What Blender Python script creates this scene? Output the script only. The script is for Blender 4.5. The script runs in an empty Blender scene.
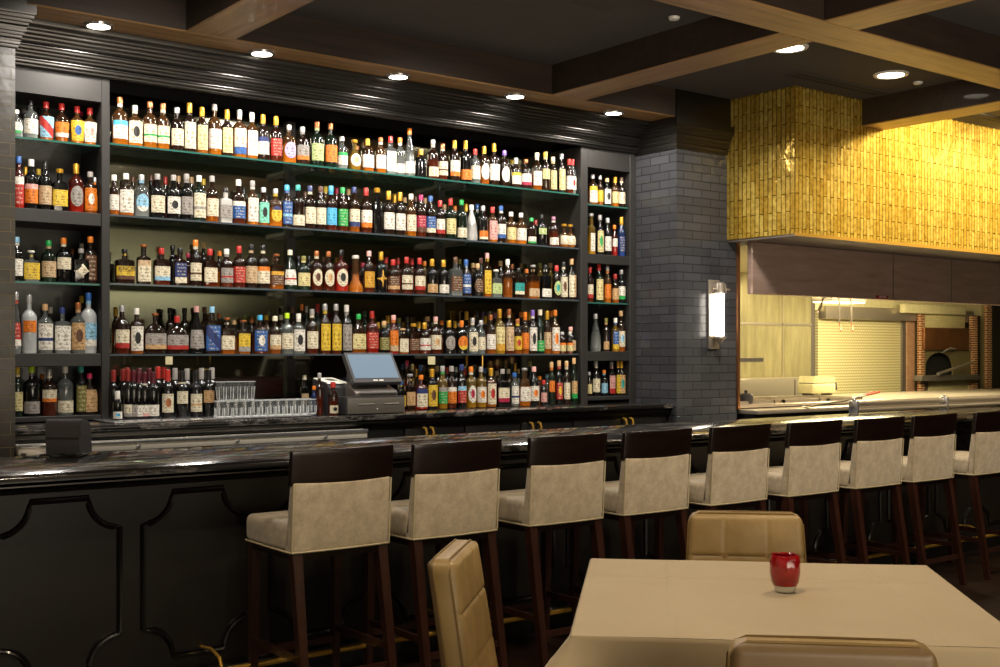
import bpy, bmesh, math, random
from mathutils import Vector, Matrix
random.seed(7)
PI = math.pi
scene = bpy.context.scene
COL = scene.collection
# ---------------------------------------------------------------- camera frame
F = 1173.0; EYE = 1.48
CF, SF = 0.7934, 0.6087           # camera heading: (SF, CF), right: (CF, -SF)
def PX(px, Y):                     # world X on the plane Y seen at picture column px
    u = (px-500)/F
    return Y*(SF+CF*u)/(CF-SF*u)
def T(px, Y):
    return Y/(CF-SF*(px-500)/F)
def PZ(px, py, Y):
    return EYE+(353-py)*T(px, Y)/F

# ---------------------------------------------------------------- materials
def lin(c):
    if isinstance(c, str):
        c = tuple(int(c[i:i+2], 16)/255 for i in (0, 2, 4))
    return tuple(((v/12.92) if v <= .04045 else ((v+.055)/1.055)**2.4) for v in c)+(1,)
class NT:
    def __init__(s, name):
        s.m = bpy.data.materials.new(name); s.m.use_nodes = True
        s.t = s.m.node_tree; s.t.nodes.clear()
        s.out = s.n('ShaderNodeOutputMaterial'); s.b = s.n('ShaderNodeBsdfPrincipled')
        s.l(s.b.outputs[0], s.out.inputs[0])
    def n(s, k, **kw):
        n = s.t.nodes.new(k)
        for a, v in kw.items(): setattr(n, a, v)
        return n
    def l(s, a, b): s.t.links.new(a, b)
    def set(s, **kw):
        for k, v in kw.items(): s.b.inputs[k.replace('_', ' ')].default_value = v
    def coord(s, kind='Object'):
        return s.n('ShaderNodeTexCoord').outputs[kind]
    def ramp(s, fac, stops, interp='LINEAR'):
        r = s.n('ShaderNodeValToRGB'); r.color_ramp.interpolation = interp
        e = r.color_ramp.elements
        while len(e) < len(stops): e.new(.5)
        for el, (p, c) in zip(e, stops): el.position = p; el.color = c
        s.l(fac, r.inputs[0]); return r.outputs[0]
    def math(s, op, a, b=None, c=None):
        m = s.n('ShaderNodeMath', operation=op)
        for i, v in enumerate((a, b, c)):
            if v is None: continue
            if hasattr(v, 'default_value') or hasattr(v, 'links'): s.l(v, m.inputs[i])
            else: m.inputs[i].default_value = v
        return m.outputs[0]
    def noise(s, vec, scale, detail=4, rough=.6):
        n = s.n('ShaderNodeTexNoise'); n.inputs['Scale'].default_value = scale
        n.inputs['Detail'].default_value = detail; n.inputs['Roughness'].default_value = rough
        if vec is not None: s.l(vec, n.inputs['Vector'])
        return n.outputs['Fac']
    def mapping(s, vec, scale=(1, 1, 1)):
        m = s.n('ShaderNodeMapping'); m.inputs['Scale'].default_value = scale
        s.l(vec, m.inputs[0]); return m.outputs[0]
    def bump(s, h, strength=.3, dist=.01):
        b = s.n('ShaderNodeBump'); b.inputs['Strength'].default_value = strength
        b.inputs['Distance'].default_value = dist
        s.l(h, b.inputs['Height']); s.l(b.outputs[0], s.b.inputs['Normal'])
def plain(name, c, rough=.5, metal=0, coat=0, emis=None, es=0, var=0, trans=0, vscale=20):
    t = NT(name); t.set(Base_Color=lin(c), Roughness=rough, Metallic=metal, Coat_Weight=coat, Transmission_Weight=trans)
    if emis: t.set(Emission_Color=lin(emis), Emission_Strength=es)
    if var:
        a = lin(c); lo = tuple(v*(1-var) for v in a[:3])+(1,); hi = tuple(min(1, v*(1+var)) for v in a[:3])+(1,)
        t.l(t.ramp(t.noise(t.coord(), vscale), [(.3, lo), (.7, hi)]), t.b.inputs['Base Color'])
    return t.m
M = {}
M['black'] = plain('black_lacquer', '121111', .3, coat=.3, var=.15)
M['frame'] = plain('cabinet_black_paint', '242220', .55, var=.12, vscale=6)
M['cornice'] = plain('cornice_black_gloss', '53514f', .33, 1)
M['bar_front'] = plain('bar_front_black', '1f1b17', .42, var=.15, vscale=5)
M['ceiling'] = plain('ceiling_charcoal', '403c39', .9, var=.08)
M['steel'] = plain('brushed_steel', 'b9aea0', .3, .7)
M['steel_d'] = plain('dull_steel', '7f7770', .4, .6)
M['chrome'] = plain('chrome', 'd4d4d6', .16, .8)
M['brass'] = plain('polished_brass', 'd8aa4c', .25, .6)
M['white'] = plain('white_enamel', 'e4e1da', .4)
M['dark_plastic'] = plain('charcoal_plastic', '363436', .4)
M['drawer_gray'] = plain('drawer_grey_metal', '6d675e', .45, .3)
M['pipe'] = plain('pale_piping', 'cbbf9c', .5)
M['lamp_on'] = plain('lit_lamp', 'ffffff', .5, emis='fff3dc', es=14)
M['lamp_hood'] = plain('lit_hood_lamp', 'ffffff', .5, emis='fff0b0', es=2.2)
M['screen'] = plain('pale_blue_screen', '4c5863', .2, emis='8fa6ba', es=.36)
M['glassw'] = plain('clear_glass', 'f4f6f6', .02, trans=.96, coat=1)
M['glassw'].node_tree.nodes['Principled BSDF'].inputs['IOR'].default_value = 1.5
M['red_glass'] = plain('red_glass', '8f0f16', .12, coat=.6, var=.3, vscale=30)
M['void'] = plain('matte_black', '0b0a0a', .8)  # near-black for the oven chamber, vent slots and terminal seam
M['copper'] = plain('copper_hood', '9c6a45', .35, .8, var=.2, vscale=5)
M['cream'] = plain('cream_enamel', 'cfc69c', .5, var=.08)
M['olive'] = plain('olive_metal', '7f7350', .45, .3)
M['red_handle'] = plain('red_orange_grip', 'd4532c', .4)
M['paper'] = plain('white_paper', 'e8e4d8', .7)
M['cord'] = plain('black_rubber', '141313', .5)

def wood(name, c1, c2, axis=0, scale=3, rough=.4, coat=.1):
    t = NT(name); s = [14, 14, 14]; s[axis] = 1
    v = t.mapping(t.coord(), tuple(s))
    f = t.noise(v, scale, 6, .65)
    t.l(t.ramp(f, [(.3, lin(c1)), (.7, lin(c2))]), t.b.inputs['Base Color'])
    t.set(Roughness=rough, Coat_Weight=coat); t.bump(f, .15, .003)
    return t.m
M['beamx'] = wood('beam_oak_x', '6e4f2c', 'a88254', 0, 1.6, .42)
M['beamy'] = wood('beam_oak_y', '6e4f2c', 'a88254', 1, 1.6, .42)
M['beamside'] = wood('shaded_beam_side', '1f1610', '34261a', 0, 1.6, .6)  # darker tone paints the shade on the beam sides
M['satin'] = plain('satin_steel_strip', 'e2dacb', .35, .2)
M['stoolwood'] = wood('espresso_wood', '2a1611', '41251b', 2, 3, .3, .3)
M['crestwood'] = wood('espresso_crest', '120907', '1d100c', 0, 3, .28, .3)

def floor_mat():
    t = NT('dark_plank_floor')
    b = t.n('ShaderNodeTexBrick'); b.inputs['Scale'].default_value = 1
    b.inputs['Brick Width'].default_value = 1.6; b.inputs['Row Height'].default_value = .13
    b.inputs['Mortar Size'].default_value = .003
    b.inputs['Color1'].default_value = lin('2b1d15'); b.inputs['Color2'].default_value = lin('1d130e'); b.inputs['Mortar'].default_value = lin('060404')
    t.l(t.coord(), b.inputs['Vector']); t.l(b.outputs['Color'], t.b.inputs['Base Color'])
    t.set(Roughness=.35)
    return t.m
M['floor'] = floor_mat()

def tile_mat(name, c1, c2, mortar, bw, rh, ms, vertical=False, rough=.2, metal=0, bump=.6, var=None, offset=.5, coat=0):
    t = NT(name)
    sx = t.n('ShaderNodeSeparateXYZ'); t.l(t.coord(), sx.inputs[0])
    cx = t.n('ShaderNodeCombineXYZ'); h = t.math('ADD', sx.outputs[0], sx.outputs[1])
    if vertical: t.l(sx.outputs[2], cx.inputs[0]); t.l(h, cx.inputs[1])
    else: t.l(h, cx.inputs[0]); t.l(sx.outputs[2], cx.inputs[1])
    b = t.n('ShaderNodeTexBrick'); b.offset = offset; b.inputs['Scale'].default_value = 1
    b.inputs['Brick Width'].default_value = bw; b.inputs['Row Height'].default_value = rh
    b.inputs['Mortar Size'].default_value = ms; b.inputs['Mortar Smooth'].default_value = .3
    b.inputs['Color1'].default_value = lin(c1); b.inputs['Color2'].default_value = lin(c2); b.inputs['Mortar'].default_value = lin(mortar)
    t.l(cx.outputs[0], b.inputs['Vector'])
    col = b.outputs['Color']
    if var:
        mx = t.n('ShaderNodeMixRGB', blend_type='MULTIPLY'); mx.inputs[0].default_value = 1
        t.l(col, mx.inputs[1]); t.l(t.ramp(t.noise(t.coord(), var[0], 6, .7), [(.3, lin(var[1])), (.65, lin(var[2]))]), mx.inputs[2]); col = mx.outputs[0]
    t.l(col, t.b.inputs['Base Color'])
    hgt = t.math('SUBTRACT', 1.0, b.outputs['Fac'])
    wv = t.noise(t.coord(), 9, 2)
    hgt = t.math('ADD', hgt, t.math('MULTIPLY', wv, .8))
    t.bump(hgt, bump, .006)
    t.set(Roughness=rough, Metallic=metal, Coat_Weight=coat)
    return t.m
M['brick'] = tile_mat('glazed_black_brick', '37383b', '424347', '2a2a2b', .205, .066, .004, rough=.22, bump=.7)
M['brick_left'] = tile_mat('glazed_brown_brick', '38332c', '453e35', '64573f', .205, .066, .003, rough=.3, bump=.6)
M['gold'] = tile_mat('gold_leaf_tile', 'efd069', 'd2aa42', '866a20', .27, .043, .004, True, .18, .5, 1.0, (30, 'b0a88e', 'ffffff'))
M['redbrick'] = tile_mat('small_red_brick', '8a4a2c', '6d3520', 'c9a77a', .09, .03, .006, rough=.7, bump=.5)
M['creamtile'] = tile_mat('cream_mosaic_tile', 'd9cf9f', 'cdc18d', 'a39668', .05, .022, .002, rough=.35, bump=.3)
M['pinktile'] = tile_mat('pinkish_mosaic_tile', 'c99f7f', 'b98a6b', '8c6a50', .05, .022, .002, rough=.35, bump=.3)

def hex_mat():
    t = NT('cream_hex_tile')
    v = t.n('ShaderNodeTexVoronoi', feature='DISTANCE_TO_EDGE'); v.inputs['Randomness'].default_value = 0
    v.inputs['Scale'].default_value = 1
    # staggered lattice: shear the grid so cells become hexagons
    s = t.n('ShaderNodeSeparateXYZ'); t.l(t.coord(), s.inputs[0])
    c = t.n('ShaderNodeCombineXYZ')
    y = t.math('MULTIPLY', s.outputs[2], 30)
    x = t.math('MULTIPLY', s.outputs[0], 30)
    row = t.math('FLOOR', y)
    odd = t.math('MODULO', t.math('ABSOLUTE', row), 2)
    x = t.math('ADD', x, t.math('MULTIPLY', odd, .5))
    fx = t.math('SUBTRACT', t.math('FRACT', x), .5); fy = t.math('SUBTRACT', t.math('FRACT', y), .5)
    d = t.math('SQRT', t.math('ADD', t.math('MULTIPLY', fx, fx), t.math('MULTIPLY', fy, fy)))
    t.l(t.ramp(d, [(.36, lin('ddd3a4')), (.48, lin('a0946a'))]), t.b.inputs['Base Color'])
    t.set(Roughness=.3); return t.m
M['hex'] = hex_mat()

def marble():
    t = NT('dark_marble'); c = t.mapping(t.coord(), (.35, 1, 1))
    n1 = t.noise(c, 3.5, 8, .7)
    v = t.math('ABSOLUTE', t.math('SUBTRACT', n1, .5))
    n2 = t.noise(c, 12, 6, .7)
    f = t.math('ADD', v, t.math('MULTIPLY', n2, .06))
    t.l(t.ramp(f, [(.012, lin('d8d3ca')), (.03, lin('5c5854')), (.075, lin('191818'))]), t.b.inputs['Base Color'])
    t.set(Roughness=.15, Coat_Weight=.2, Coat_Roughness=.05); return t.m
M['marble'] = marble()
def mirror():
    t = NT('aged_back_mirror'); t.set(Base_Color=lin('a5a18c'), Metallic=1, Roughness=.10); return t.m
M['mirror'] = mirror()
def shelfglass():
    t = NT('shelf_glass'); t.set(Base_Color=lin('9fc4b8'), Roughness=.03, Transmission_Weight=.85, IOR=1.45); return t.m
M['shelf_glass'] = shelfglass()
def shelfedge():
    t = NT('shelf_glass_edge'); t.set(Base_Color=lin('2c5f55'), Roughness=.12, Coat_Weight=1); return t.m
M['shelf_edge'] = shelfedge()
M['shelf_edge_dark'] = plain('shelf_edge_grey', '566066', .15, .4, coat=1)
def suede():
    t = NT('beige_suede'); c = t.coord()
    f = t.noise(c, 14, 5, .75); f2 = t.noise(c, 180, 2)
    t.l(t.ramp(t.math('ADD', t.math('MULTIPLY', f, .8), t.math('MULTIPLY', f2, .2)), [(.35, lin('ad9d84')), (.62, lin('d2c4a8'))]), t.b.inputs['Base Color'])
    t.set(Roughness=.85, Sheen_Weight=.5); t.bump(f2, .12, .002); return t.m
M['suede'] = suede()
def leather():
    t = NT('tan_leather'); c = t.coord(); f = t.noise(c, 9, 4); f2 = t.noise(c, 220, 3)
    t.l(t.ramp(f, [(.3, lin('8f7647')), (.7, lin('a58b5b'))]), t.b.inputs['Base Color'])
    t.set(Roughness=.42, Coat_Weight=.08); t.bump(f2, .1, .001); return t.m
M['leather'] = leather()
M['leather_back'] = plain('shaded_leather_back', '705a3a', .45, var=.1, vscale=9)  # darker colour paints the shade on the rear of the chair backs
M['seam'] = plain('dark_seam_thread', '7a6234', .6)
def cloth():
    t = NT('tan_tablecloth'); c = t.coord(); f = t.noise(c, 400, 2)
    t.l(t.ramp(t.noise(c, 2.5, 3), [(.3, lin('a69473')), (.7, lin('ae9d7c'))]), t.b.inputs['Base Color'])
    t.set(Roughness=.75, Sheen_Weight=.2); t.bump(f, .06, .001); return t.m
M['cloth'] = cloth()
def smoky_steel():
    t = NT('reflective_steel_wall'); c = t.coord(); f = t.noise(t.mapping(c, (6, 1, 1)), 2, 5)
    t.l(t.ramp(f, [(.3, lin('8f8664')), (.7, lin('b5ab84'))]), t.b.inputs['Base Color'])
    t.set(Roughness=.3, Metallic=.45); return t.m
M['steelwall'] = smoky_steel()
def hood_steel():
    t = NT('brownish_hood_steel'); c = t.coord(); f = t.noise(t.mapping(c, (1, 1, 8)), 3, 5)
    t.l(t.ramp(f, [(.3, lin('9a8272')), (.7, lin('b0968a'))]), t.b.inputs['Base Color'])
    t.set(Roughness=.28, Metallic=.25); return t.m
M['hoodsteel'] = hood_steel()

# ---------------------------------------------------------------- mesh helpers
def obj(name, bm, mat, parent=None, smooth=True, angle=35):
    me = bpy.data.meshes.new(name)
    bmesh.ops.recalc_face_normals(bm, faces=bm.faces[:])
    bm.to_mesh(me); bm.free()
    for m in (mat if isinstance(mat, (list, tuple)) else [mat]): me.materials.append(m)
    if smooth:
        me.polygons.foreach_set('use_smooth', [True]*len(me.polygons))
        me.set_sharp_from_angle(angle=math.radians(angle))
    o = bpy.data.objects.new(name, me); COL.objects.link(o)
    if parent: o.parent = parent
    return o
def tag(o, label, cat, group=None, kind=None):
    if label: o['label'] = label
    if cat: o['category'] = cat
    if group: o['group'] = group
    if kind: o['kind'] = kind
    return o
def thing(name, label, cat, loc=(0, 0, 0), rz=0, group=None):
    o = bpy.data.objects.new(name, None); COL.objects.link(o); o.empty_display_size = .05
    o.location = loc; o.rotation_euler = (0, 0, rz)
    return tag(o, label, cat, group)
def struct(name, bm, mat, **k):
    o = obj(name, bm, mat, **k); o['kind'] = 'structure'; return o
def BM(): return bmesh.new()
def box(bm, x0, x1, y0, y1, z0, z1, bev=0, seg=2, mi=0):
    r = bmesh.ops.create_cube(bm, size=1)
    vs = r['verts']
    for v in vs:
        v.co = Vector(((x0+x1)/2+v.co.x*(x1-x0), (y0+y1)/2+v.co.y*(y1-y0), (z0+z1)/2+v.co.z*(z1-z0)))
    fs = list({f for v in vs for f in v.link_faces})
    for f in fs: f.material_index = mi
    if bev:
        es = list({e for v in vs for e in v.link_edges})
        r = bmesh.ops.bevel(bm, geom=es, offset=bev, segments=seg, affect='EDGES', profile=.5)
        for f in r['faces']: f.material_index = mi
    return bm
def B(*a, **k): return box(BM(), *a, **k)
def prism(bm, pts2, axis, a0, a1):
    """closed outline pts2 extruded along axis (0 x:(y,z) 1 y:(x,z) 2 z:(x,y))"""
    def mk(p, a):
        return Vector((a, p[0], p[1])) if axis == 0 else Vector((p[0], a, p[1])) if axis == 1 else Vector((p[0], p[1], a))
    A = [bm.verts.new(mk(p, a0)) for p in pts2]; Bv = [bm.verts.new(mk(p, a1)) for p in pts2]
    n = len(pts2)
    for i in range(n): bm.faces.new((A[i], A[(i+1) % n], Bv[(i+1) % n], Bv[i]))
    bm.faces.new(A); bm.faces.new(Bv[::-1]); return bm
def lathe(bm, prof, n=16, c=(0, 0, 0), sup=2.0, sx=1, sy=1):
    """prof list of (r,z); sup>2 gives a squarer section"""
    rings = []
    for r, z in prof:
        ring = []
        for i in range(n):
            a = 2*PI*(i+.5)/n; ca, sa = math.cos(a), math.sin(a)
            k = r/((abs(ca)**sup+abs(sa)**sup)**(1/sup))
            ring.append(bm.verts.new((c[0]+k*ca*sx, c[1]+k*sa*sy, c[2]+z)))
        rings.append(ring)
    for a, b in zip(rings, rings[1:]):
        for i in range(n): bm.faces.new((a[i], a[(i+1) % n], b[(i+1) % n], b[i]))
    bm.faces.new(rings[0][::-1]); bm.faces.new(rings[-1]); return bm
def tube(bm, pts, r, n=8, r1=None):
    pts = [Vector(p) for p in pts]; rings = []
    for i, p in enumerate(pts):
        d = (pts[min(i+1, len(pts)-1)]-pts[max(i-1, 0)]).normalized()
        up = Vector((0, 0, 1)) if abs(d.z) < .9 else Vector((1, 0, 0))
        a = d.cross(up).normalized(); b = d.cross(a)
        rr = r if r1 is None else r+(r1-r)*i/(len(pts)-1)
        rings.append([bm.verts.new(p+a*rr*math.cos(2*PI*k/n)+b*rr*math.sin(2*PI*k/n)) for k in range(n)])
    for a, b in zip(rings, rings[1:]):
        for k in range(n): bm.faces.new((a[k], a[(k+1) % n], b[(k+1) % n], b[k]))
    bm.faces.new(rings[0][::-1]); bm.faces.new(rings[-1]); return bm
def bar(bm, p0, p1, w0, w1, d0=None, d1=None):
    """square tapered bar between two points (w along x, d along y)"""
    d0 = d0 or w0; d1 = d1 or w1
    vs = []
    for p, w, d in ((p0, w0, d0), (p1, w1, d1)):
        vs.append([bm.verts.new((p[0]+sx*w/2, p[1]+sy*d/2, p[2])) for sx, sy in ((-1, -1), (1, -1), (1, 1), (-1, 1))])
    a, b = vs
    for k in range(4): bm.faces.new((a[k], a[(k+1) % 4], b[(k+1) % 4], b[k]))
    bm.faces.new(a[::-1]); bm.faces.new(b); return bm
def sweep_rect(bm, path, prof):
    """profile (offset outwards, z) swept along a list of (x,y,nx,ny) corner points with mitred normals"""
    rings = [[bm.verts.new((x+o*nx, y+o*ny, z)) for o, z in prof] for x, y, nx, ny in path]
    for a, b in zip(rings, rings[1:]):
        for i in range(len(prof)-1): bm.faces.new((a[i], a[i+1], b[i+1], b[i]))
    return bm
def text_bm(body, size, depth=.0006):
    cu = bpy.data.curves.new('t', 'FONT'); cu.body = body; cu.size = size; cu.extrude = depth
    cu.align_x = 'CENTER'; cu.align_y = 'CENTER'
    o = bpy.data.objects.new('t', cu); COL.objects.link(o)
    dg = bpy.context.evaluated_depsgraph_get()
    me = bpy.data.meshes.new_from_object(o.evaluated_get(dg))
    bpy.data.objects.remove(o); bm = BM(); bm.from_mesh(me)
    # stand it up: text faces -Y
    for v in bm.verts: v.co = Vector((v.co.x, -v.co.z, v.co.y))
    return bm
def spot(name, loc, energy, size=1.6, blend=.6, color=(1, .86, .68), rad=.05, target=None):
    l = bpy.data.lights.new(name, 'SPOT'); l.energy = energy; l.spot_size = size; l.spot_blend = blend
    l.color = color; l.shadow_soft_size = rad
    o = bpy.data.objects.new(name, l); o.location = loc; COL.objects.link(o)
    if target:
        o.rotation_euler = (Vector(target)-Vector(loc)).to_track_quat('-Z', 'Y').to_euler()
    return o
def arealight(name, loc, energy, sx, sy, color, target):
    l = bpy.data.lights.new(name, 'AREA'); l.energy = energy; l.shape = 'RECTANGLE'; l.size = sx; l.size_y = sy; l.color = color
    o = bpy.data.objects.new(name, l); o.location = loc; COL.objects.link(o)
    o.rotation_euler = (Vector(target)-Vector(loc)).to_track_quat('-Z', 'Y').to_euler(); return o
SHELF_W = 32; ROOM_W = 82; FILL_W = 110; KIT_W = 62; GOLD_W = 270; WORLD = .17; WASH_W = 110; UP_W = 140; EXPO = 0.5
# ================================================================ THE SETTING
FY = 6.85      # face of the shelving
BY = 7.24      # back panel of the shelving
XL, XR = 1.72, 6.64   # between the two brick columns
CZ = 1.085     # back counter top
BZ = 1.02      # bar top
CEIL = 3.52; BM_Z = 3.306

struct('floor', B(-4, 19, -5, 11, -.1, 0), M['floor'])
struct('ceiling', B(-4, 19, -5, 11, CEIL, CEIL+.1), M['ceiling'])
struct('wall_back', B(-4, 7.34, BY+.03, 7.45, 0, CEIL), M['black'])
struct('wall_kitchen', B(7.0, 19, 9.0, 9.1, 0, CEIL), M['olive'])
# brick piers (their glazed bricks are in the material)
struct('wall_column_right', B(XR, 7.34, 6.40, 7.27, 0, CEIL), M['brick'])
struct('wall_column_left', B(.95, XL, 6.40, 7.27, 0, CEIL), M['brick_left'])
struct('trim_1', B(7.335, 7.365, 6.385, 6.47, BZ, CEIL-.05, bev=.004), M['copper'])
# cornice over the shelves, mitred capitals round both piers
PROF = [(0, 3.035), (.018, 3.035), (.03, 3.05), (.03, 3.068), (.018, 3.078), (.018, 3.10), (.05, 3.112), (.06, 3.13), (.05, 3.145),
        (.07, 3.152), (.085, 3.175), (.115, 3.195), (.125, 3.212), (.115, 3.222), (.14, 3.232), (.165, 3.252), (.2, 3.262), (.215, 3.28), (.235, 3.286), (.235, 3.305), (0, 3.305)]
P0 = PROF
PROF = [(0, 3.085)]
seg_pts = [(.012, 3.085), (.03, 3.10), (.045, 3.118), (.045, 3.135), (.065, 3.150), (.085, 3.165), (.105, 3.182), (.105, 3.20), (.13, 3.215), (.155, 3.232), (.18, 3.250), (.20, 3.268), (.235, 3.285)]
for (o0, z0), (o1, z1) in zip(seg_pts, seg_pts[1:]):
    d = math.hypot(o1-o0, z1-z0); nx, nz = (z1-z0)/d, -(o1-o0)/d
    for k in range(6):
        f = k/6; b = math.sin(PI*f)*d*.32
        PROF.append((o0+(o1-o0)*f+nx*b, z0+(z1-z0)*f+nz*b))
PROF += [(.235, 3.285), (.235, 3.305), (0, 3.305)]
bm = BM(); sweep_rect(bm, [(XL, FY, 0, -1), (XR, FY, 0, -1)], PROF); struct('trim_2', bm, M['cornice'], angle=50)
cp = [(min(.085, o*.42), 3.07+(z-3.085)*1.0) for o, z in PROF][:-1]+[(.045, 3.29), (.045, CEIL)]
bm = BM(); sweep_rect(bm, [(XR, FY, -1, 0), (XR, 6.40, -1, -1), (7.215, 6.40, .0, -1)], cp); struct('trim_3', bm, M['cornice'], angle=50)
bm = BM(); sweep_rect(bm, [(.95, 6.40, 0, -1), (XL, 6.40, 1, -1), (XL, FY, 1, 0)], cp); struct('trim_4', bm, M['cornice'], angle=50)
# ceiling beams
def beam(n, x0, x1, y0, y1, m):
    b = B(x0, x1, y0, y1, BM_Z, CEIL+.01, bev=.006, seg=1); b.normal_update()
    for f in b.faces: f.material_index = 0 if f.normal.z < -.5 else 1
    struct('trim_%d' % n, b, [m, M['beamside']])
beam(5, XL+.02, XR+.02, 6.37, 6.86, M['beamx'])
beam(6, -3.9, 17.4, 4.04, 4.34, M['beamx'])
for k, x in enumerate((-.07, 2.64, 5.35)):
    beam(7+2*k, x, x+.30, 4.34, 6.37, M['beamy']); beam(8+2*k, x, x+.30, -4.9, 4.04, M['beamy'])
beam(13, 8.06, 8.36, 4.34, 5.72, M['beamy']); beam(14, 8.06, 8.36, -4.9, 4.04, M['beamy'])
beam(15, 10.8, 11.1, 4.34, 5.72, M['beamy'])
struct('wall_room', B(-4, 17.5, -4.95, -4.85, 2.25, CEIL), plain('olive_plaster', '8f8d7c', .8))
struct('wall_room_lower', B(-4, 17.5, -4.95, -4.83, 0, 2.25), M['bar_front'])
struct('wall_right', B(17.5, 17.6, -5, 11, 0, CEIL), M['olive'])

# ---------------------------------------------------------------- ceiling fittings
def downlight(x, y, z, r, label, group, energy, size, on=True, blend=.7, color=(1, .84, .64)):
    t = thing('recessed_downlight', label, 'ceiling light', (x, y, z), 0, group)
    bm = BM(); lathe(bm, [(r*.78, -.001), (r*.8, -.009), (r, -.008), (r*1.02, -.0005)], 28); 
    bm2 = BM()
    # ring: outer trim as an annulus
    prof = [(r*.76, .0), (r*.77, -.012), (r*.97, -.012), (r*1.02, -.001)]
    bm.free(); bm = BM(); rings = []
    for rr, zz in prof: rings.append([bm.verts.new((rr*math.cos(2*PI*i/28), rr*math.sin(2*PI*i/28), zz)) for i in range(28)])
    for a, b in zip(rings, rings[1:]):
        for i in range(28): bm.faces.new((a[i], a[(i+1) % 28], b[(i+1) % 28], b[i]))
    obj('trim_ring', bm, M['chrome'] if r < .09 else M['white'], t)
    lathe(bm2, [(r*.75, -.0005), (r*.75, -.004)], 28); obj('lens', bm2, M['lamp_on'], t)
    s = spot('light', (x, y, z-.03), energy, size, blend, color, .06)
    return t
for k, x in enumerate((2.2, 3.19, 4.17, 5.15, 6.1)):
    downlight(x, 6.535, BM_Z, .08, ['chrome-ringed downlight in the beam, leftmost of the row above the shelves',
        'chrome-ringed downlight in the beam, second from left above the shelves',
        'chrome-ringed downlight in the beam, middle one above the shelves',
        'chrome-ringed downlight in the beam, fourth from left above the shelves',
        'chrome-ringed downlight in the beam nearest the grey brick column'][k], 'downlights in the beam above the bottle shelves', SHELF_W, 2.9, blend=.35, color=(1, .93, .84))
downlight(7.49, 5.065, CEIL, .125, 'large round ceiling light glowing beside the gold hood and slot vent', 'large round ceiling lights', ROOM_W*1.1, 2.2)
downlight(6.29, 5.03, CEIL, .125, 'large round ceiling light partly cut off by the wooden beam crossing', 'large round ceiling lights', ROOM_W*.8, 2.2)
def disc(name, px, py, z, r, label, cat, mat):
    t = (EYE-z)*F/(py-353); u = (px-500)/F
    o = obj(name, lathe(BM(), [(r, 0), (r, -.006), (r*.85, -.016), (r*.3, -.018)], 24), mat)
    o.location = (t*(SF+CF*u), t*(CF-SF*u), z); return tag(o, label, cat)
disc('smoke_detector', 674, 17, CEIL, .035, 'small round white disc on the ceiling above the wooden beam', 'detector', M['white'])
disc('smoke_detector', 918, 82, CEIL, .035, 'small round white disc on the ceiling right of the large round light', 'detector', M['white'])
def vent(x0, x1, y0, y1, label):
    t = thing('slot_vent', label, 'vent', ((x0+x1)/2, (y0+y1)/2, CEIL))
    dx, dy = (x1-x0)/2, (y1-y0)/2
    obj('frame', B(-dx, dx, -dy, dy, -.008, 0), M['ceiling'], t)
    for s in (-1, 1): obj('slot', B(-dx+.02, dx-.02, s*dy*.45-dy*.25, s*dy*.45+dy*.25, -.010, -.007), M['void'], t)
vent(6.9, 8.0, 5.42, 5.56, 'long dark slot vent in the ceiling in front of the gold hood')
vent(8.7, 10.1, 5.42, 5.56, 'long dark slot vent in the ceiling at the far right edge')
o = obj('access_panel', B(3.9, 4.75, 4.55, 5.15, CEIL-.012, CEIL, bev=.004), M['ceiling']); tag(o, 'flat charcoal access panel in the ceiling above the shelves', 'panel')

# ---------------------------------------------------------------- gold tiled hood and steel skirt
HX = 7.22; HZ = 2.386
t = thing('extractor_hood', 'huge gold tiled extractor hood with a steel skirt over the open kitchen', 'hood', (HX, 5.72, HZ))
HOOD = t; LEDGE = None
def ch(name, bm, m, p, **k):
    o = obj(name, bm, m, p, **k)
    # geometry was written in world space; shift it into the parent's frame
    bmx = o.data; off = Vector(p.location)
    for v in bmx.vertices: v.co -= off
    return o
g = BM()
box(g, HX, 17.2, 5.72, 6.44, HZ+.004, CEIL, bev=.004, seg=1)
go = obj('gold_tile_casing', g, M['gold'], None)
go.parent = t; go.location = (-t.location.x, -t.location.y, -t.location.z)
ch('soffit', B(HX+.01, 17.2, 5.73, 6.44, HZ-.012, HZ+.004), M['steel_d'], t)
ch('edge_strip', B(HX-.003, 17.2, 5.712, 5.722, HZ-.012, HZ+.012), M['brass'], t)
ch('steel_skirt', B(7.345, 17.2, 6.24, 6.30, 1.955, HZ-.012, bev=.01), M['hoodsteel'], t)
for px in (893, 951): ch('skirt_seam', B(PX(px, 6.24)-.004, PX(px, 6.24)+.004, 6.234, 6.242, 1.96, HZ-.02), M['steel_d'], t)
b = ch('maker_badge', B(PX(877, 6.23), PX(888, 6.23), 6.229, 6.241, 1.966, 1.992), plain('red_badge', '8e1f22', .4), t)
tb = text_bm('GAYLORD', .022); tb_o = obj('lettering', tb, M['white'], b); tb_o.location = ((PX(877, 6.23)+PX(888, 6.23))/2-t.location.x, 6.2275-t.location.y, 1.979-t.location.z)

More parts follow.
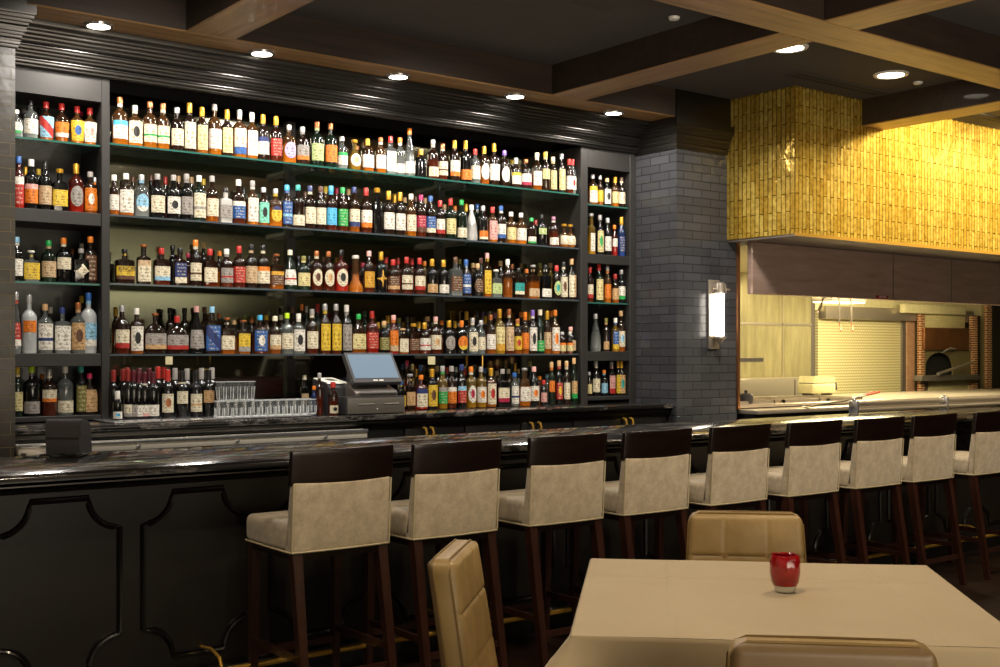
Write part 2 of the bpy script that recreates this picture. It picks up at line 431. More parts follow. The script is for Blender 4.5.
# ---------------------------------------------------------------- wall sconce on the brick column
sx, sz0, sz1 = PX(712.5, 6.40), PZ(712, 349, 6.4), PZ(712, 280, 6.4)
t = thing('wall_sconce', 'lit glass rod wall sconce with a nickel bracket on the dark brick column', 'wall light', (sx, 6.40, sz0))
h = sz1-sz0
obj('back_plate', B(-.062, .062, -.02, -.001, 0, h, bev=.006), M['steel'], t)
obj('cap', lathe(BM(), [(.03, h*.80), (.052, h*.80), (.055, h*.84), (.045, h*.94), (.03, h*.96)], 20, c=(0, -.075, 0)), M['steel'], t)
obj('cross_bar', tube(BM(), [(-.09, -.08, h*.86), (.11, -.08, h*.86)], .008), M['steel'], t)
obj('glass_rod', lathe(BM(), [(.034, .1), (.037, .12), (.037, h*.78), (.034, h*.80)], 20, c=(0, -.075, 0)), plain('seeded_glass_lit', 'ffffff', .2, emis='fff3e2', es=5.5), t)
obj('foot', lathe(BM(), [(.012, .045), (.02, .06), (.05, .085), (.05, .1)], 20, c=(0, -.075, 0)), M['steel'], t)

# ---------------------------------------------------------------- bottle shelving
sh = thing('back_bar_shelving', 'tall black wall shelving with glass shelves full of bottles behind the bar', 'shelving', (XL, FY, 0))
def S(name, bm, m, **k): return ch(name, bm, m, sh, **k)
xa, xb = PX(101.5, FY), PX(110, FY)       # left side cabinet opening ends / main begins
xc, xd = PX(581, FY), PX(588, FY); xe = PX(630, FY)
TOP = 2.945
CT = 3.09
for x0, x1 in ((XL, XL+.03), (xa, xb), (xc, xd), (xe, XR)):
    S('stile', B(x0, x1, FY, BY, 1.0, CT, bev=.004, seg=1), M['frame'])
S('top_rail', B(XL+.03, xa, FY+.002, BY, TOP, CT), M['frame']); S('top_rail', B(xd, xe, FY+.002, BY, TOP-.01, CT), M['frame'])
S('back_panel', B(xa, xc+.02, BY-.02, BY, 1.0, CT), M['mirror'])
S('back_panel', B(XL, xa, BY-.02, BY, 1.0, CT), M['black']); S('back_panel', B(xc, XR, BY-.02, BY, 1.0, CT), M['black'])
MZ = [2.718, 2.298, 1.893, 1.474]
segs = [xb, PX(288, BY), PX(438, BY), xc]
for z in MZ:
    for a, b_ in zip(segs, segs[1:]):
        s = S('glass_shelf', B(a+.002, b_-.002, FY+.03, BY-.02, z-.011, z), M['shelf_glass'])
        e = obj('shelf_edge', B(a+.002, b_-.002, FY+.024, FY+.03, z-.011, z), M['shelf_edge'] if z > 2.6 else M['shelf_edge_dark'], s); e.location = (-sh.location.x, -sh.location.y, 0)
for px in (288, 438):
    x = PX(px, BY); S('upright', B(x-.03, x+.03, BY-.05, BY-.02, 1.0, 3.05), M['frame'])
for px in (288, 438):
    for z in MZ: S('bracket', B(PX(px, BY)-.012, PX(px, BY)+.012, FY+.05, BY-.05, z-.035, z-.012), M['black'])
LZ = [2.697, 2.295, 1.885, 1.478, 1.12]
RZ = [2.652, 2.258, 1.88, 1.492, 1.137]
for (x0, x1, Z) in ((XL+.03, xa, LZ), (xd, xe, RZ)):
    for k, z in enumerate(Z):
        if k in (0, 2):
            s = S('glass_shelf', B(x0, x1, FY+.03, BY-.02, z-.011, z), M['shelf_glass'])
            e = obj('shelf_edge', B(x0, x1, FY+.024, FY+.03, z-.011, z), M['shelf_edge'], s); e.location = (-sh.location.x, -sh.location.y, 0)
        else:
            S('shelf_board', B(x0, x1, FY+.004, BY-.02, z-(.075 if k < 4 else .03), z, bev=.003, seg=1), M['frame'])
    # bead round each opening
# back counter
bc = thing('back_counter', 'long black back bar counter with a dark marble top and paired brass handles', 'counter', (XL, 6.45, 0))
def K(name, bm, m, **k): return ch(name, bm, m, bc, **k)
K('worktop', B(XL+.002, XR-.002, 6.43, BY-.03, CZ-.035, CZ-.002, bev=.008), M['marble'])
K('edge_moulding', B(XL+.002, XR-.002, 6.46, 6.6, CZ-.075, CZ-.035, bev=.012), M['cornice'])
K('carcass', B(XL+.002, XR-.002, 6.50, BY-.03, 0, CZ-.075), M['black'])
dx0 = XL+.02; wd = (XR-.02-dx0)/10
for k in range(10):
    x0 = dx0+k*wd; d = K('door', B(x0+.008, x0+wd-.008, 6.478, 6.50, .1, CZ-.1, bev=.005), M['black'])
    p = obj('door_panel', B(x0+.06, x0+wd-.06, 6.472, 6.482, .16, CZ-.17, bev=.005), M['black'], d); p.location = (-bc.location.x, -bc.location.y, 0)
def brass_handle(x):
    K('handle', tube(BM(), [(x, 6.478, .985), (x, 6.445, .98), (x, 6.44, .95), (x, 6.44, .88), (x, 6.445, .86), (x, 6.478, .855)], .010), M['brass'])
for px in (426.5, 433.5, 533, 541, 626.5, 633): brass_handle(PX(px, 6.44))
# steel ledge in front of the counter
x0, x1 = PX(17, 6.38), PX(366, 6.38)
t = thing('steel_ledge', 'long brushed steel ledge fixed below the back counter edge', 'ledge', (x0, 6.38, .94))
LEDGE = t
ch('rail_face', B(x0, x1, 6.36, 6.43, .945, 1.0, bev=.006), M['satin'], t)
ch('front_lip', B(x0, x1, 6.352, 6.36, .985, 1.003, bev=.002), M['chrome'], t)
for px in (138, 237, 325): ch('rivet', lathe(BM(), [(.012, 0), (.012, .004), (.006, .006)], 12, c=(0, 0, 0)), M['chrome'], t).location = (PX(px, 6.36)-x0, 6.352-6.38, .967-.94)
for c in t.children:
    if c.name.startswith('rivet'): c.rotation_euler = (PI/2, 0, 0); [setattr(v, 'co', v.co+Vector(t.location)) for v in c.data.vertices]
ch('bracket', B(x0-.001, x1, 6.43, 6.478, .95, .99), M['black'], t)

# ---------------------------------------------------------------- the bar
BX0, BX1 = -1.2, 13.5
br = thing('bar_counter', 'long black panelled bar with a polished dark marble top and scooped-corner panels', 'bar', (BX0, 4.85, 0))
def R(name, bm, m, **k): return ch(name, bm, m, br, **k)
prof = [(4.60, BZ-.012), (4.612, BZ), (5.45, BZ), (5.45, BZ-.04), (4.63, BZ-.04), (4.60, BZ-.03)]
R('marble_top', prism(BM(), prof, 0, BX0, BX1), M['marble'], angle=50)
prof = [(4.60, .978), (4.60, .968), (4.612, .960), (4.625, .955), (4.618, .945), (4.63, .935), (4.66, .925), (4.68, .905), (4.72, .90), (4.86, .90), (4.86, .978)]
prof = [(y_, .978-(.978-z_)*.55) for y_, z_ in prof]
R('edge_moulding', prism(BM(), prof, 0, BX0, BX1), M['cornice'], angle=50)
R('front_board', B(BX0, BX1, 4.85, 4.90, 0, .93), M['bar_front'])
R('inner_body', B(BX0, BX1, 4.90, 5.42, 0, .98), M['black'])
R('baseboard', prism(BM(), [(4.85, 0), (4.815, 0), (4.815, .10), (4.825, .115), (4.835, .12), (4.85, .125)], 0, BX0, BX1), M['black'])
def panel_bm(x0, x1, z0, z1, r, y, w=.014, d=.014):
    pts = []
    def arc(cx, cz, a0, a1):
        for i in range(9):
            a = a0+(a1-a0)*i/8; pts.append((cx+r*math.cos(a), cz+r*math.sin(a)))
    arc(x0, z0, PI/2, 0); arc(x1, z0, PI, PI/2); arc(x1, z1, 3*PI/2, PI); arc(x0, z1, 0, -PI/2)
    n = len(pts); bm = BM(); rings = []
    for j, (off, yy) in enumerate(((-w, y), (-w*.6, y-d), (0, y-d*.6), (w*.6, y-d), (w, y))):
        ring = []
        for i in range(n):
            p = Vector(pts[i]); a = Vector(pts[i-1]); b = Vector(pts[(i+1) % n])
            tg = (b-a).normalized(); nm = Vector((tg.y, -tg.x))
            ring.append(bm.verts.new((p.x+nm.x*off, yy, p.y+nm.y*off)))
        rings.append(ring)
    for a, b in zip(rings, rings[1:]):
        for i in range(n): bm.faces.new((a[i], a[(i+1) % n], b[(i+1) % n], b[i]))
    return bm
k = -4
while True:
    x0 = 1.82+k*.59
    if x0 > BX1-.6: break
    R('panel_moulding', panel_bm(x0, x0+.49, .185, .885, .13, 4.851), M['black'], angle=60); k += 1
# foot rail
t = thing('foot_rail', 'polished brass foot rail running along the base of the bar', 'rail', (BX0, 4.64, .14))
ch('rail', tube(BM(), [(BX0, 4.64, .14), (BX1, 4.64, .14)], .013, 12), M['brass'], t)
x = .9
while x < BX1:
    bmx = BM(); tube(bmx, [(x, 4.85, .20), (x, 4.74, .21), (x, 4.66, .19), (x, 4.64, .155)], .008, 8)
    lathe(bmx, [(.03, 0), (.03, .006), (.012, .01)], 14, c=(0, 0, 0)) if False else None
    ch('rail_bracket', bmx, M['brass'], t); x += 1.18
# rounded steel tray rail at the kitchen end of the bar
rx = PX(853, 5.40)
t = thing('steel_rail', 'rounded steel rail along the kitchen side of the bar, held by clamps', 'rail', (rx, 5.40, 1.02))
ch('upper_tube', tube(BM(), [(rx, 5.42, 1.092), (BX1, 5.42, 1.092)], .019, 14), M['steel'], t)
ch('lower_tube', tube(BM(), [(rx+.02, 5.39, 1.045), (BX1, 5.39, 1.045)], .015, 14), M['steel'], t)
for px in (855, 945):
    x = PX(px, 5.4); bmx = BM(); box(bmx, x-.011, x+.011, 5.37, 5.45, 1.021, 1.118, bev=.005); lathe(bmx, [(.012, 0), (.018, .01), (.006, .022)], 10, c=(x, 5.41, 1.117))
    ch('clamp', bmx, M['chrome'], t)

# ================================================================ THE KITCHEN
kb = 8.6
def at(name, px0, px1, py0, py1, Y, depth, m, parent=None, label=None, cat=None, group=None, bev=0):
    x0, x1 = PX(px0, Y), PX(px1, Y); pm = (px0+px1)/2
    z0, z1 = PZ(pm, py1, Y), PZ(pm, py0, Y)
    if parent: return ch(name, B(x0, x1, Y, Y+depth, z0, z1, bev=bev), m, parent)
    o = obj(name, B(x0, x1, Y, Y+depth, z0, z1, bev=bev), m)
    return tag(o, label, cat, group) if label else o
struct('wall_hex_tile', B(PX(818, kb), PX(903, kb), kb, kb+.05, .3, 2.02), M['hex'])
struct('wall_steel_panel', B(7.345, PX(811, kb-.1), kb-.1, kb, .3, 2.45), M['steelwall'])
struct('trim_16', B(PX(782, kb-.1)-.006, PX(782, kb-.1)+.006, kb-.112, kb-.1, .9, 2.4), M['steel'])
struct('trim_17', B(7.35, PX(811, kb-.1), kb-.112, kb-.1, 1.79, 1.815), M['steel'])
struct('trim_18', B(PX(811, kb-.1), PX(818, kb-.1), kb-.06, kb, .3, 2.1), M['steel_d'])
struct('wall_kitchen_upper', B(PX(811, kb), 17.2, kb-.02, kb+.03, 1.98, 2.9), M['cream'])
struct('trim_19', B(PX(818, kb), PX(966, kb), kb-.12, kb, 1.88, 2.03, bev=.01), M['steel'])
struct('wall_pink_tile', B(PX(904, kb), PX(912, kb), kb-.04, kb+.02, .3, 1.9), M['pinktile'])
struct('trim_20', B(PX(900.5, kb), PX(904, kb), kb-.03, kb, .3, 1.9), M['steel_d'])
struct('trim_21', B(PX(912, kb), PX(920, kb), kb-.04, kb, .3, 1.9), M['olive'])
struct('ceiling_kitchen', B(7.36, 17.2, 6.32, 9.0, 2.35, 2.4), M['cream'])
# hood lamps, pipes and hanging hooks under the hood
lx0, lx1 = PX(828, 7.3), PX(862, 7.3)
t = thing('hood_lamp', 'bright white lamp fitting under the hood over the hex tiles', 'lamp', ((lx0+lx1)/2, 7.3, 2.0))
ch('housing', B(lx0, lx1, 7.25, 7.5, 2.0, 2.04, bev=.005), M['steel'], t); ch('stem', B(lx0+.1, lx1-.1, 7.34, 7.38, 2.04, 2.35), M['steel_d'], t); ch('diffuser', B(lx0+.01, lx1-.01, 7.26, 7.49, 1.988, 2.0), M['lamp_hood'], t)
for px, lab in ((839.5, 'thin steel hook hanging under the hood, left of a pair'), (851.5, 'thin steel hook hanging under the hood, right of a pair')):
    x = PX(px, 7.24); z1 = PZ(px, 300, 7.24); z0 = PZ(px, 331, 7.24)
    t = thing('hanging_hook', lab, 'hook', (x, 7.24, z1), 0, 'hooks hanging under the hood')
    ch('rod', tube(BM(), [(x, 7.24, 2.35), (x, 7.24, z0+.08)], .010), M['steel_d'], t)
    ch('hook_tip', tube(BM(), [(x, 7.24, z0+.08), (x-.01, 7.22, z0+.03), (x-.035, 7.2, z0)], .009), M['red_handle'], t)
ch('spray_nozzle', tube(BM(), [(PX(826, 6.6), 6.6, 2.35), (PX(824, 6.6), 6.6, PZ(824, 296, 6.6)), (PX(819, 6.6), 6.58, PZ(819, 306, 6.6)), (PX(814, 6.6), 6.56, PZ(814, 312, 6.6))], .014), M['steel'], HOOD)
# pizza oven unit
ox = PX(921, 8.42)
t = thing('brick_oven', 'brick and tile oven with a copper hood and dark arched mouth', 'oven', (ox, 8.42, 0))
def O(name, a, b, c, d, Y, dep, m, bev=.004): return at(name, a, b, c, d, Y, dep, m, parent=t, bev=bev)
O('brick_jamb', 920.5, 925, 314, 400, 8.42, .05, M['redbrick'])
O('brick_jamb', 972.5, 978, 316, 400, 8.42, .05, M['redbrick'])
O('upper_tile_panel', 925, 965, 315, 329, 8.46, .05, M['creamtile'])
O('copper_hood', 925, 969.5, 328, 350, 8.38, .06, M['copper'], .012)
O('top_ledge', 905, 966, 305, 314, 8.38, .08, M['cream'], .01)
# mouth: a cream surround with an arch cut out of it, dark chamber behind
x0, x1 = PX(925, 8.44), PX(972, 8.44); z0, z1 = PZ(948, 376, 8.44), PZ(948, 350, 8.44)
mx0, mx1 = PX(925.5, 8.44), PX(953, 8.44)
pts = [(x0, z0), (mx0, z0)]
for i in range(13):
    a = PI-PI*i/12; pts.append(((mx0+mx1)/2+(mx1-mx0)/2*math.cos(a), z0+(z1-z0)*.35+(z1-z0)*.55*math.sin(a)))
pts += [(mx1, z0), (x1, z0), (x1, z1), (x0, z1)]
ch('mouth_surround', prism(BM(), pts, 1, 8.44, 8.46), M['olive'], t)
ch('chamber', B(x0, x1, 8.53, 8.56, z0, z1), M['void'], t); ch('chamber_floor', B(x0, x1, 8.46, 8.56, z0-.01, z0), M['void'], t)
O('shelf_ledge', 922, 980, 375, 380.5, 8.34, .12, M['steel_d'])
O('lower_tile_panel', 929, 967, 380.5, 402, 8.46, .05, M['creamtile'])
O('side_panel', 967, 973, 380.5, 402, 8.47, .05, M['cream'])
O('side_panel', 920.5, 929, 380.5, 402, 8.47, .05, M['steel_d'])
hx = PX(953, 8.33)
ch('door_lever', tube(BM(), [(PX(943, 8.33), 8.33, PZ(943, 352, 8.33)), (PX(949, 8.33), 8.31, PZ(949, 348, 8.33)), (PX(955, 8.33), 8.33, PZ(955, 349, 8.33))], .012), M['chrome'], t)
o = obj('oven_peel', tube(BM(), [(PX(938, 8.31), 8.31, PZ(938, 374, 8.31)), (PX(973, 8.3), 8.3, PZ(973, 362, 8.3))], 0.022, r1=.014), M['steel']); tag(o, 'long pale peel leaning across the oven mouth', 'peel')
struct('trim_22', B(PX(980, kb), PX(987, kb), kb-.06, kb, .3, 2.2), M['olive'])
struct('wall_red_brick', B(PX(987, 8.5), PX(993.5, 8.5), 8.5, 8.6, .3, 2.2), M['redbrick'])
struct('wall_dark_end', B(PX(993, 8.48), PX(1050, 8.48), 8.48, 8.6, 0, 2.2), M['black'])
# counters
t = thing('kitchen_pass', 'steel kitchen pass counter behind the bar with a wooden front strip', 'counter', (7.36, 6.2, 0))
ch('counter_body', B(7.36, 13.4, 6.44, 7.6, 0, 1.03), M['steel_d'], t); ch('counter_top', B(7.36, 13.4, 6.42, 7.65, 1.03, 1.05, bev=.005), M['steel'], t)
ch('front_strip', B(7.36, 13.4, 6.2, 6.42, .985, 1.02, bev=.006), M['steel'], t)
ch('strip_body', B(7.38, 13.4, 6.25, 6.44, 0, .985), M['black'], t)
bmx = BM()
for k in range(3):
    a = 7.5+k*.62; box(bmx, a, a+.5, 6.55, 6.575, 1.05, 1.075); box(bmx, a, a+.5, 7.1, 7.125, 1.05, 1.075); box(bmx, a, a+.02, 6.55, 7.12, 1.05, 1.075); box(bmx, a+.48, a+.5, 6.55, 7.12, 1.05, 1.075)
ch('hob_frames', bmx, M['steel'], t)
t = thing('steel_upstand', 'low steel box standing along the steel kitchen wall', 'cabinet', (7.4, 8.2, 0))
ch('box_body', B(7.4, PX(811, 8.2), 8.2, 8.48, .9, PZ(775, 378, 8.2), bev=.01), M['steel'], t); ch('box_seam', B(PX(795, 8.19), PX(796, 8.19), 8.193, 8.2, .92, PZ(775, 380, 8.2)), M['steel_d'], t)
ch('base', B(7.4, PX(811, 8.2), 8.2, 8.48, 0, .9), M['black'], t)
# small cream appliance
Y = 7.45; x0, x1 = PX(813, Y), PX(836, Y); z0 = 1.05; z1 = PZ(824, 376, Y)
t = thing('countertop_toaster', 'boxy cream countertop appliance with a lid in front of the hex tiles', 'appliance', ((x0+x1)/2, Y, 1.05))
ch('body', B(x0, x1, Y, Y+.2, z0+.02, z0+(z1-z0)*.62, bev=.015), M['cream'], t)
ch('lid', prism(BM(), [(x0+.005, z0+(z1-z0)*.65), (x1-.005, z0+(z1-z0)*.65), (x1-.02, z1-.01), (x0+.03, z1)], 1, Y+.005, Y+.19), M['cream'], t)
ch('gap_band', B(x0+.01, x1-.01, Y+.01, Y+.18, z0+(z1-z0)*.6, z0+(z1-z0)*.67), M['dark_plastic'], t)
ch('handle', tube(BM(), [(x1, Y+.05, z0+.12), (x1+.05, Y+.04, z0+.12), (x1+.06, Y+.04, z0+.05)], .01), M['dark_plastic'], t)
for sx_ in (0, 1): ch('foot', B(x0+.02+sx_*(x1-x0-.07), x0+.05+sx_*(x1-x0-.07), Y+.03, Y+.15, z0, z0+.02), M['dark_plastic'], t)
t = thing('small_black_pot', 'small black pot with a lid knob at the left end of the pass', 'pot', (PX(746, 6.6), 6.6, 1.05))
obj('pot', lathe(BM(), [(.05, 0), (.058, .01), (.06, .07), (.055, .075)], 18), M['dark_plastic'], t); obj('lid', lathe(BM(), [(.06, .075), (.05, .085), (.012, .092), (.016, .11), (.008, .115)], 18), M['dark_plastic'], t)
o = obj('wall_shelf', B(7.345, PX(750, 6.75), 6.6, 6.9, PZ(745, 362, 6.7), PZ(745, 358, 6.7)), M['steel_d']); tag(o, 'small dark bracket shelf at the left edge of the kitchen opening', 'shelf')
def tongs(p0, p1, label, grip):
    t = thing('serving_tongs' if grip else 'long_spoon', label, 'tongs' if grip else 'spoon', p0)
    d = Vector(p1)-Vector(p0); off = Vector((-d.y, d.x, 0)).normalized()*.016
    if grip:
        for s in (-1, 1):
            mid = Vector(p0)+d*.5+off*s*.8
            a = ch('arm', tube(BM(), [Vector(p0), Vector(p0)+d*.25+off*s, mid], .006, 6), M['steel'], t)
            ch('grip', tube(BM(), [mid, Vector(p1)+off*s*1.4], .008, 6), M['red_handle'], t)
    else:
        ch('handle', tube(BM(), [Vector(p0), Vector(p1)], .008, 6), M['steel'], t)
        ch('bowl', lathe(BM(), [(.02, -.006), (.035, 0), (.03, .006)], 14, c=p0), M['steel'], t)
x = PX(852, 5.42)
tongs((x, 5.42, 1.135), (PX(877, 5.46), 5.46, 1.178), 'tongs with red-orange grips resting on the rail clamp', True)
tongs((PX(806, 6.24), 6.24, 1.028), (PX(852, 5.47), 5.47, 1.125), 'long steel spoon leaning from the pass onto the steel rail', False)
# ================================================================ BOTTLES
CC = dict(white='e6e1d6', cream='e2d8bd', gray='9b9590', silver='c4c2c0', black='161515', gold='d09c30', copper='b06a3c', tan='c9a272',
          red='b02a24', crimson='a81f45', magenta='b0225f', orange='e07a1e', yellow='dcb935', paleyellow='d9cb92', green='1f9e4a', palegreen='b7c98a', darkgreen='1d4428',
          blue='2a5a9e', skyblue='4fb4e6', lightblue='8fc2e0', navy='26356b', teal='2e9a94', turquoise='7fd9bd', purple='7c5bb5', burgundy='4e1420', brick='7e211d', mauve='8f5a72', brown='5e3b26', pink='e0a7a0', lime='b5dc22', olive='7a7436', lavender='b7aed6', beige='c7ab86')
SAY = dict(paleyellow='pale yellow', palegreen='pale green', darkgreen='dark green', skyblue='sky blue', lightblue='light blue', gray='grey')
GL = dict(A=('amber', 'b5601a', '2b1b10'), O=('orange amber', 'cf7418', '4a3018'), B=('red-brown', '56200f', '1e100a'), K=('black', '151313', '101010'),
          G=('dark green', '16251a', '121c14'), C=('clear', '8d928e', '565a58'), Y=('golden yellow', 'c9931f', '6a5422'), R=('red', '9c1f12', '3a120c'), U=('blue', '1c3a7a', '16264a'), S=('silvery', 'b5b3ae', 'b5b3ae'), W=('frosted white', 'c3c6c6', 'a9adad'), D=('dark brown', '2a1810', '1a110c'))
GM = {}
def glass_mat(c):
    if c in GM: return GM[c]
    nm, liq, top = GL[c]; t = NT('bottle_glass_'+nm.replace(' ', '_').replace('-', '_'))
    co = t.coord('Generated'); s = t.n('ShaderNodeSeparateXYZ'); t.l(co, s.inputs[0])
    nz = t.noise(t.coord(), 30, 2)
    h = t.math('ADD', s.outputs[2], t.math('MULTIPLY', nz, .04))
    L = lin(liq); hi = tuple(min(1, v*1.5) for v in L[:3])+(1,); lo = tuple(v*.55 for v in L[:3])+(1,)
    t.l(t.ramp(h, [(.0, hi), (.10, L), (.5, lo), (.60, lin(top))]), t.b.inputs['Base Color'])  # liquid painted brighter at the base, like backlit glow; empty glass above
    t.bump(t.noise(t.coord(), 55, 1), .35, .004)
    t.set(Roughness=.3 if c in 'SW' else .06, Coat_Weight=.6, Coat_Roughness=.03, IOR=1.5)
    if c in 'AOYC': t.set(Transmission_Weight=.4)
    GM[c] = t.m; return t.m
CM = {}
def cap_mat(c):
    if c not in CM:
        met = c in ('gold', 'silver', 'copper'); CM[c] = plain('cap_'+c, CC[c], .3, .55 if met else 0, coat=.3)
    return CM[c]
LM = {}
def label_mat(spec, style):
    key = (spec, style)
    if key in LM: return LM[key]
    parts = spec.split('/'); t = NT('label_'+spec.replace('/', '_')+'_'+style)
    co = t.coord('Generated'); s = t.n('ShaderNodeSeparateXYZ'); t.l(co, s.inputs[0]); X, Z = s.outputs[0], s.outputs[2]
    base = lin(CC[parts[0]]); lum = sum(base[:3])/3
    ink = lin('2c221c') if lum > .16 else lin('e9dfc2')
    def mix(f, a, b):
        m = t.n('ShaderNodeMixRGB'); 
        t.l(f, m.inputs[0])
        for i, v in ((1, a), (2, b)):
            if isinstance(v, tuple): m.inputs[i].default_value = v
            else: t.l(v, m.inputs[i])
        return m.outputs[0]
    # printed lines: soft rows of broken marks
    rows = t.math('FRACT', t.math('MULTIPLY', Z, 6.0 if style != 'l' else 3.5))
    inrow = t.math('LESS_THAN', t.math('ABSOLUTE', t.math('SUBTRACT', rows, .5)), .2)
    cx = t.n('ShaderNodeCombineXYZ'); t.l(t.math('MULTIPLY', X, 16), cx.inputs[0]); t.l(t.math('MULTIPLY', Z, 8), cx.inputs[1])
    marks = t.math('GREATER_THAN', t.noise(cx.outputs[0], 1.0, 2), .54)
    edge = t.math('LESS_THAN', t.math('ABSOLUTE', t.math('SUBTRACT', X, .5)), .36)
    f = t.math('MULTIPLY', t.math('MULTIPLY', inrow, marks), edge)
    f = t.math('MULTIPLY', f, .8)
    col = mix(f, base, ink)
    if len(parts) > 1:
        b = parts[1]; c2 = lin(CC[b.strip('^-*\\')])
        if b[0] == '^': g = t.math('GREATER_THAN', Z, .74)
        elif b[0] == '-': g = t.math('LESS_THAN', t.math('ABSOLUTE', t.math('SUBTRACT', Z, .4)), .06)
        elif b[0] == '*':
            a = t.math('SUBTRACT', X, .5); d = t.math('SUBTRACT', Z, .52)
            g = t.math('LESS_THAN', t.math('ADD', t.math('MULTIPLY', a, a), t.math('MULTIPLY', d, d)), .06)
        elif b[0] == '\\':
            g = t.math('LESS_THAN', t.math('ABSOLUTE', t.math('SUBTRACT', t.math('ADD', t.math('MULTIPLY', X, .7), Z), .85)), .24)
        else: g = t.math('LESS_THAN', Z, .28)
        col = mix(g, col, c2)
    cx2 = t.n('ShaderNodeCombineXYZ'); t.l(t.math('MULTIPLY', X, 4), cx2.inputs[0]); t.l(t.math('MULTIPLY', Z, 6), cx2.inputs[1])
    dk = t.ramp(t.noise(cx2.outputs[0], 1.0, 3, .7), [(.38, lin('c0b6a4')), (.52, lin('ffffff'))])
    mm = t.n('ShaderNodeMixRGB', blend_type='MULTIPLY'); mm.inputs[0].default_value = 1; t.l(col, mm.inputs[1]); t.l(dk, mm.inputs[2]); col = mm.outputs[0]
    t.l(col, t.b.inputs['Base Color']); t.set(Roughness=.5); LM[key] = t.m; return t.m
# (fraction of H, fraction of R or None=neck) silhouettes
def profile(shape, R, H, neck):
    if shape == 's': P = [(0, .9), (.02, 1), (.60, 1), (.64, .96), (.68, .80), (.72, .55), (.75, None), (1, None)]
    elif shape == 'w': P = [(0, .92), (.015, 1), (.60, 1), (.65, .95), (.70, .72), (.74, .5), (.78, None), (1, None)]
    elif shape == 'q': P = [(0, .95), (.02, 1), (.62, 1), (.665, .97), (.69, .7), (.71, None), (1, None)]
    elif shape == 'c': P = [(0, .85), (.02, .95), (.12, 1), (.42, .88), (.62, .62), (.78, None), (1, None)]
    elif shape == 'v': P = [(0, .8), (.02, .84), (.5, 1), (.60, 1), (.65, .8), (.7, .5), (.73, None), (1, None)]
    elif shape == 'f': P = [(0, .9), (.03, 1), (.45, 1), (.58, .9), (.68, .62), (.74, None), (1, None)]
    elif shape == 'r': P = [(0, .6), (.04, .82), (.16, .98), (.32, 1), (.48, .88), (.60, .58), (.67, None), (1, None)]
    elif shape == 'k': P = [(0, .95), (.08, 1), (.16, .95), (.35, .5), (.7, .38), (.9, .42), (1, .44)]
    else: P = [(0, .95), (.02, 1), (.66, 1), (.70, .8), (.72, None), (1, None)]
    return [((neck if r is None else max(r*R, neck)), z*H) for z, r in P]
SUPER = dict(q=5.0, j=5.0, f=2.6, v=2.2)
FLAT = dict(q=.7, j=.7, f=.6)
def radius_at(prof, z):
    for (r0, z0), (r1, z1) in zip(prof, prof[1:]):
        if z0 <= z <= z1: return r0+(r1-r0)*(z-z0)/max(1e-6, z1-z0)
    return prof[-1][0]
LAB = dict(n=(.12, .50, 1.15), t=(.07, .60, 1.0), l=(.06, .30, 1.15), h=(.30, .56, 1.05), r=(.12, .54, .9), d=(.14, .56, 1.0), s=(.08, .52, .6), u=(.36, .56, .9), x=(.09, .26, 1.1))
def label_bm(prof, H, lk, sup):
    z0, z1, aw = LAB[lk]; z0 *= H; z1 *= H; bm = BM()
    def P(a, z):
        r = radius_at(prof, z)+.0012; ca, sa = math.cos(a), math.sin(a)
        k = r/((abs(ca)**sup+abs(sa)**sup)**(1/sup)); return (k*ca, k*sa, z)
    if lk in 'rd':
        n = 20 if lk == 'r' else 4; rings = []
        c = bm.verts.new(P(-PI/2, (z0+z1)/2))
        for j in (1, 2, 3):
            rings.append([bm.verts.new(P(-PI/2+aw*j/3*math.cos(2*PI*i/n), (z0+z1)/2+(z1-z0)/2*j/3*math.sin(2*PI*i/n))) for i in range(n)])
        for i in range(n): bm.faces.new((c, rings[0][i], rings[0][(i+1) % n]))
        for a, b in zip(rings, rings[1:]):
            for i in range(n): bm.faces.new((a[i], b[i], b[(i+1) % n], a[(i+1) % n]))
    else:
        n = 10; g = [[bm.verts.new(P(-PI/2+aw*(2*i/n-1), z0+(z1-z0)*j/4)) for i in range(n+1)] for j in range(5)]
        for a, b in zip(g, g[1:]):
            for i in range(n): bm.faces.new((a[i], a[i+1], b[i+1], b[i]))
    return bm
def say(c): return SAY.get(c, c)
ORD = lambda n: '%d%s' % (n, 'th' if 10 <= n % 100 <= 20 else {1: 'st', 2: 'nd', 3: 'rd'}.get(n % 10, 'th'))
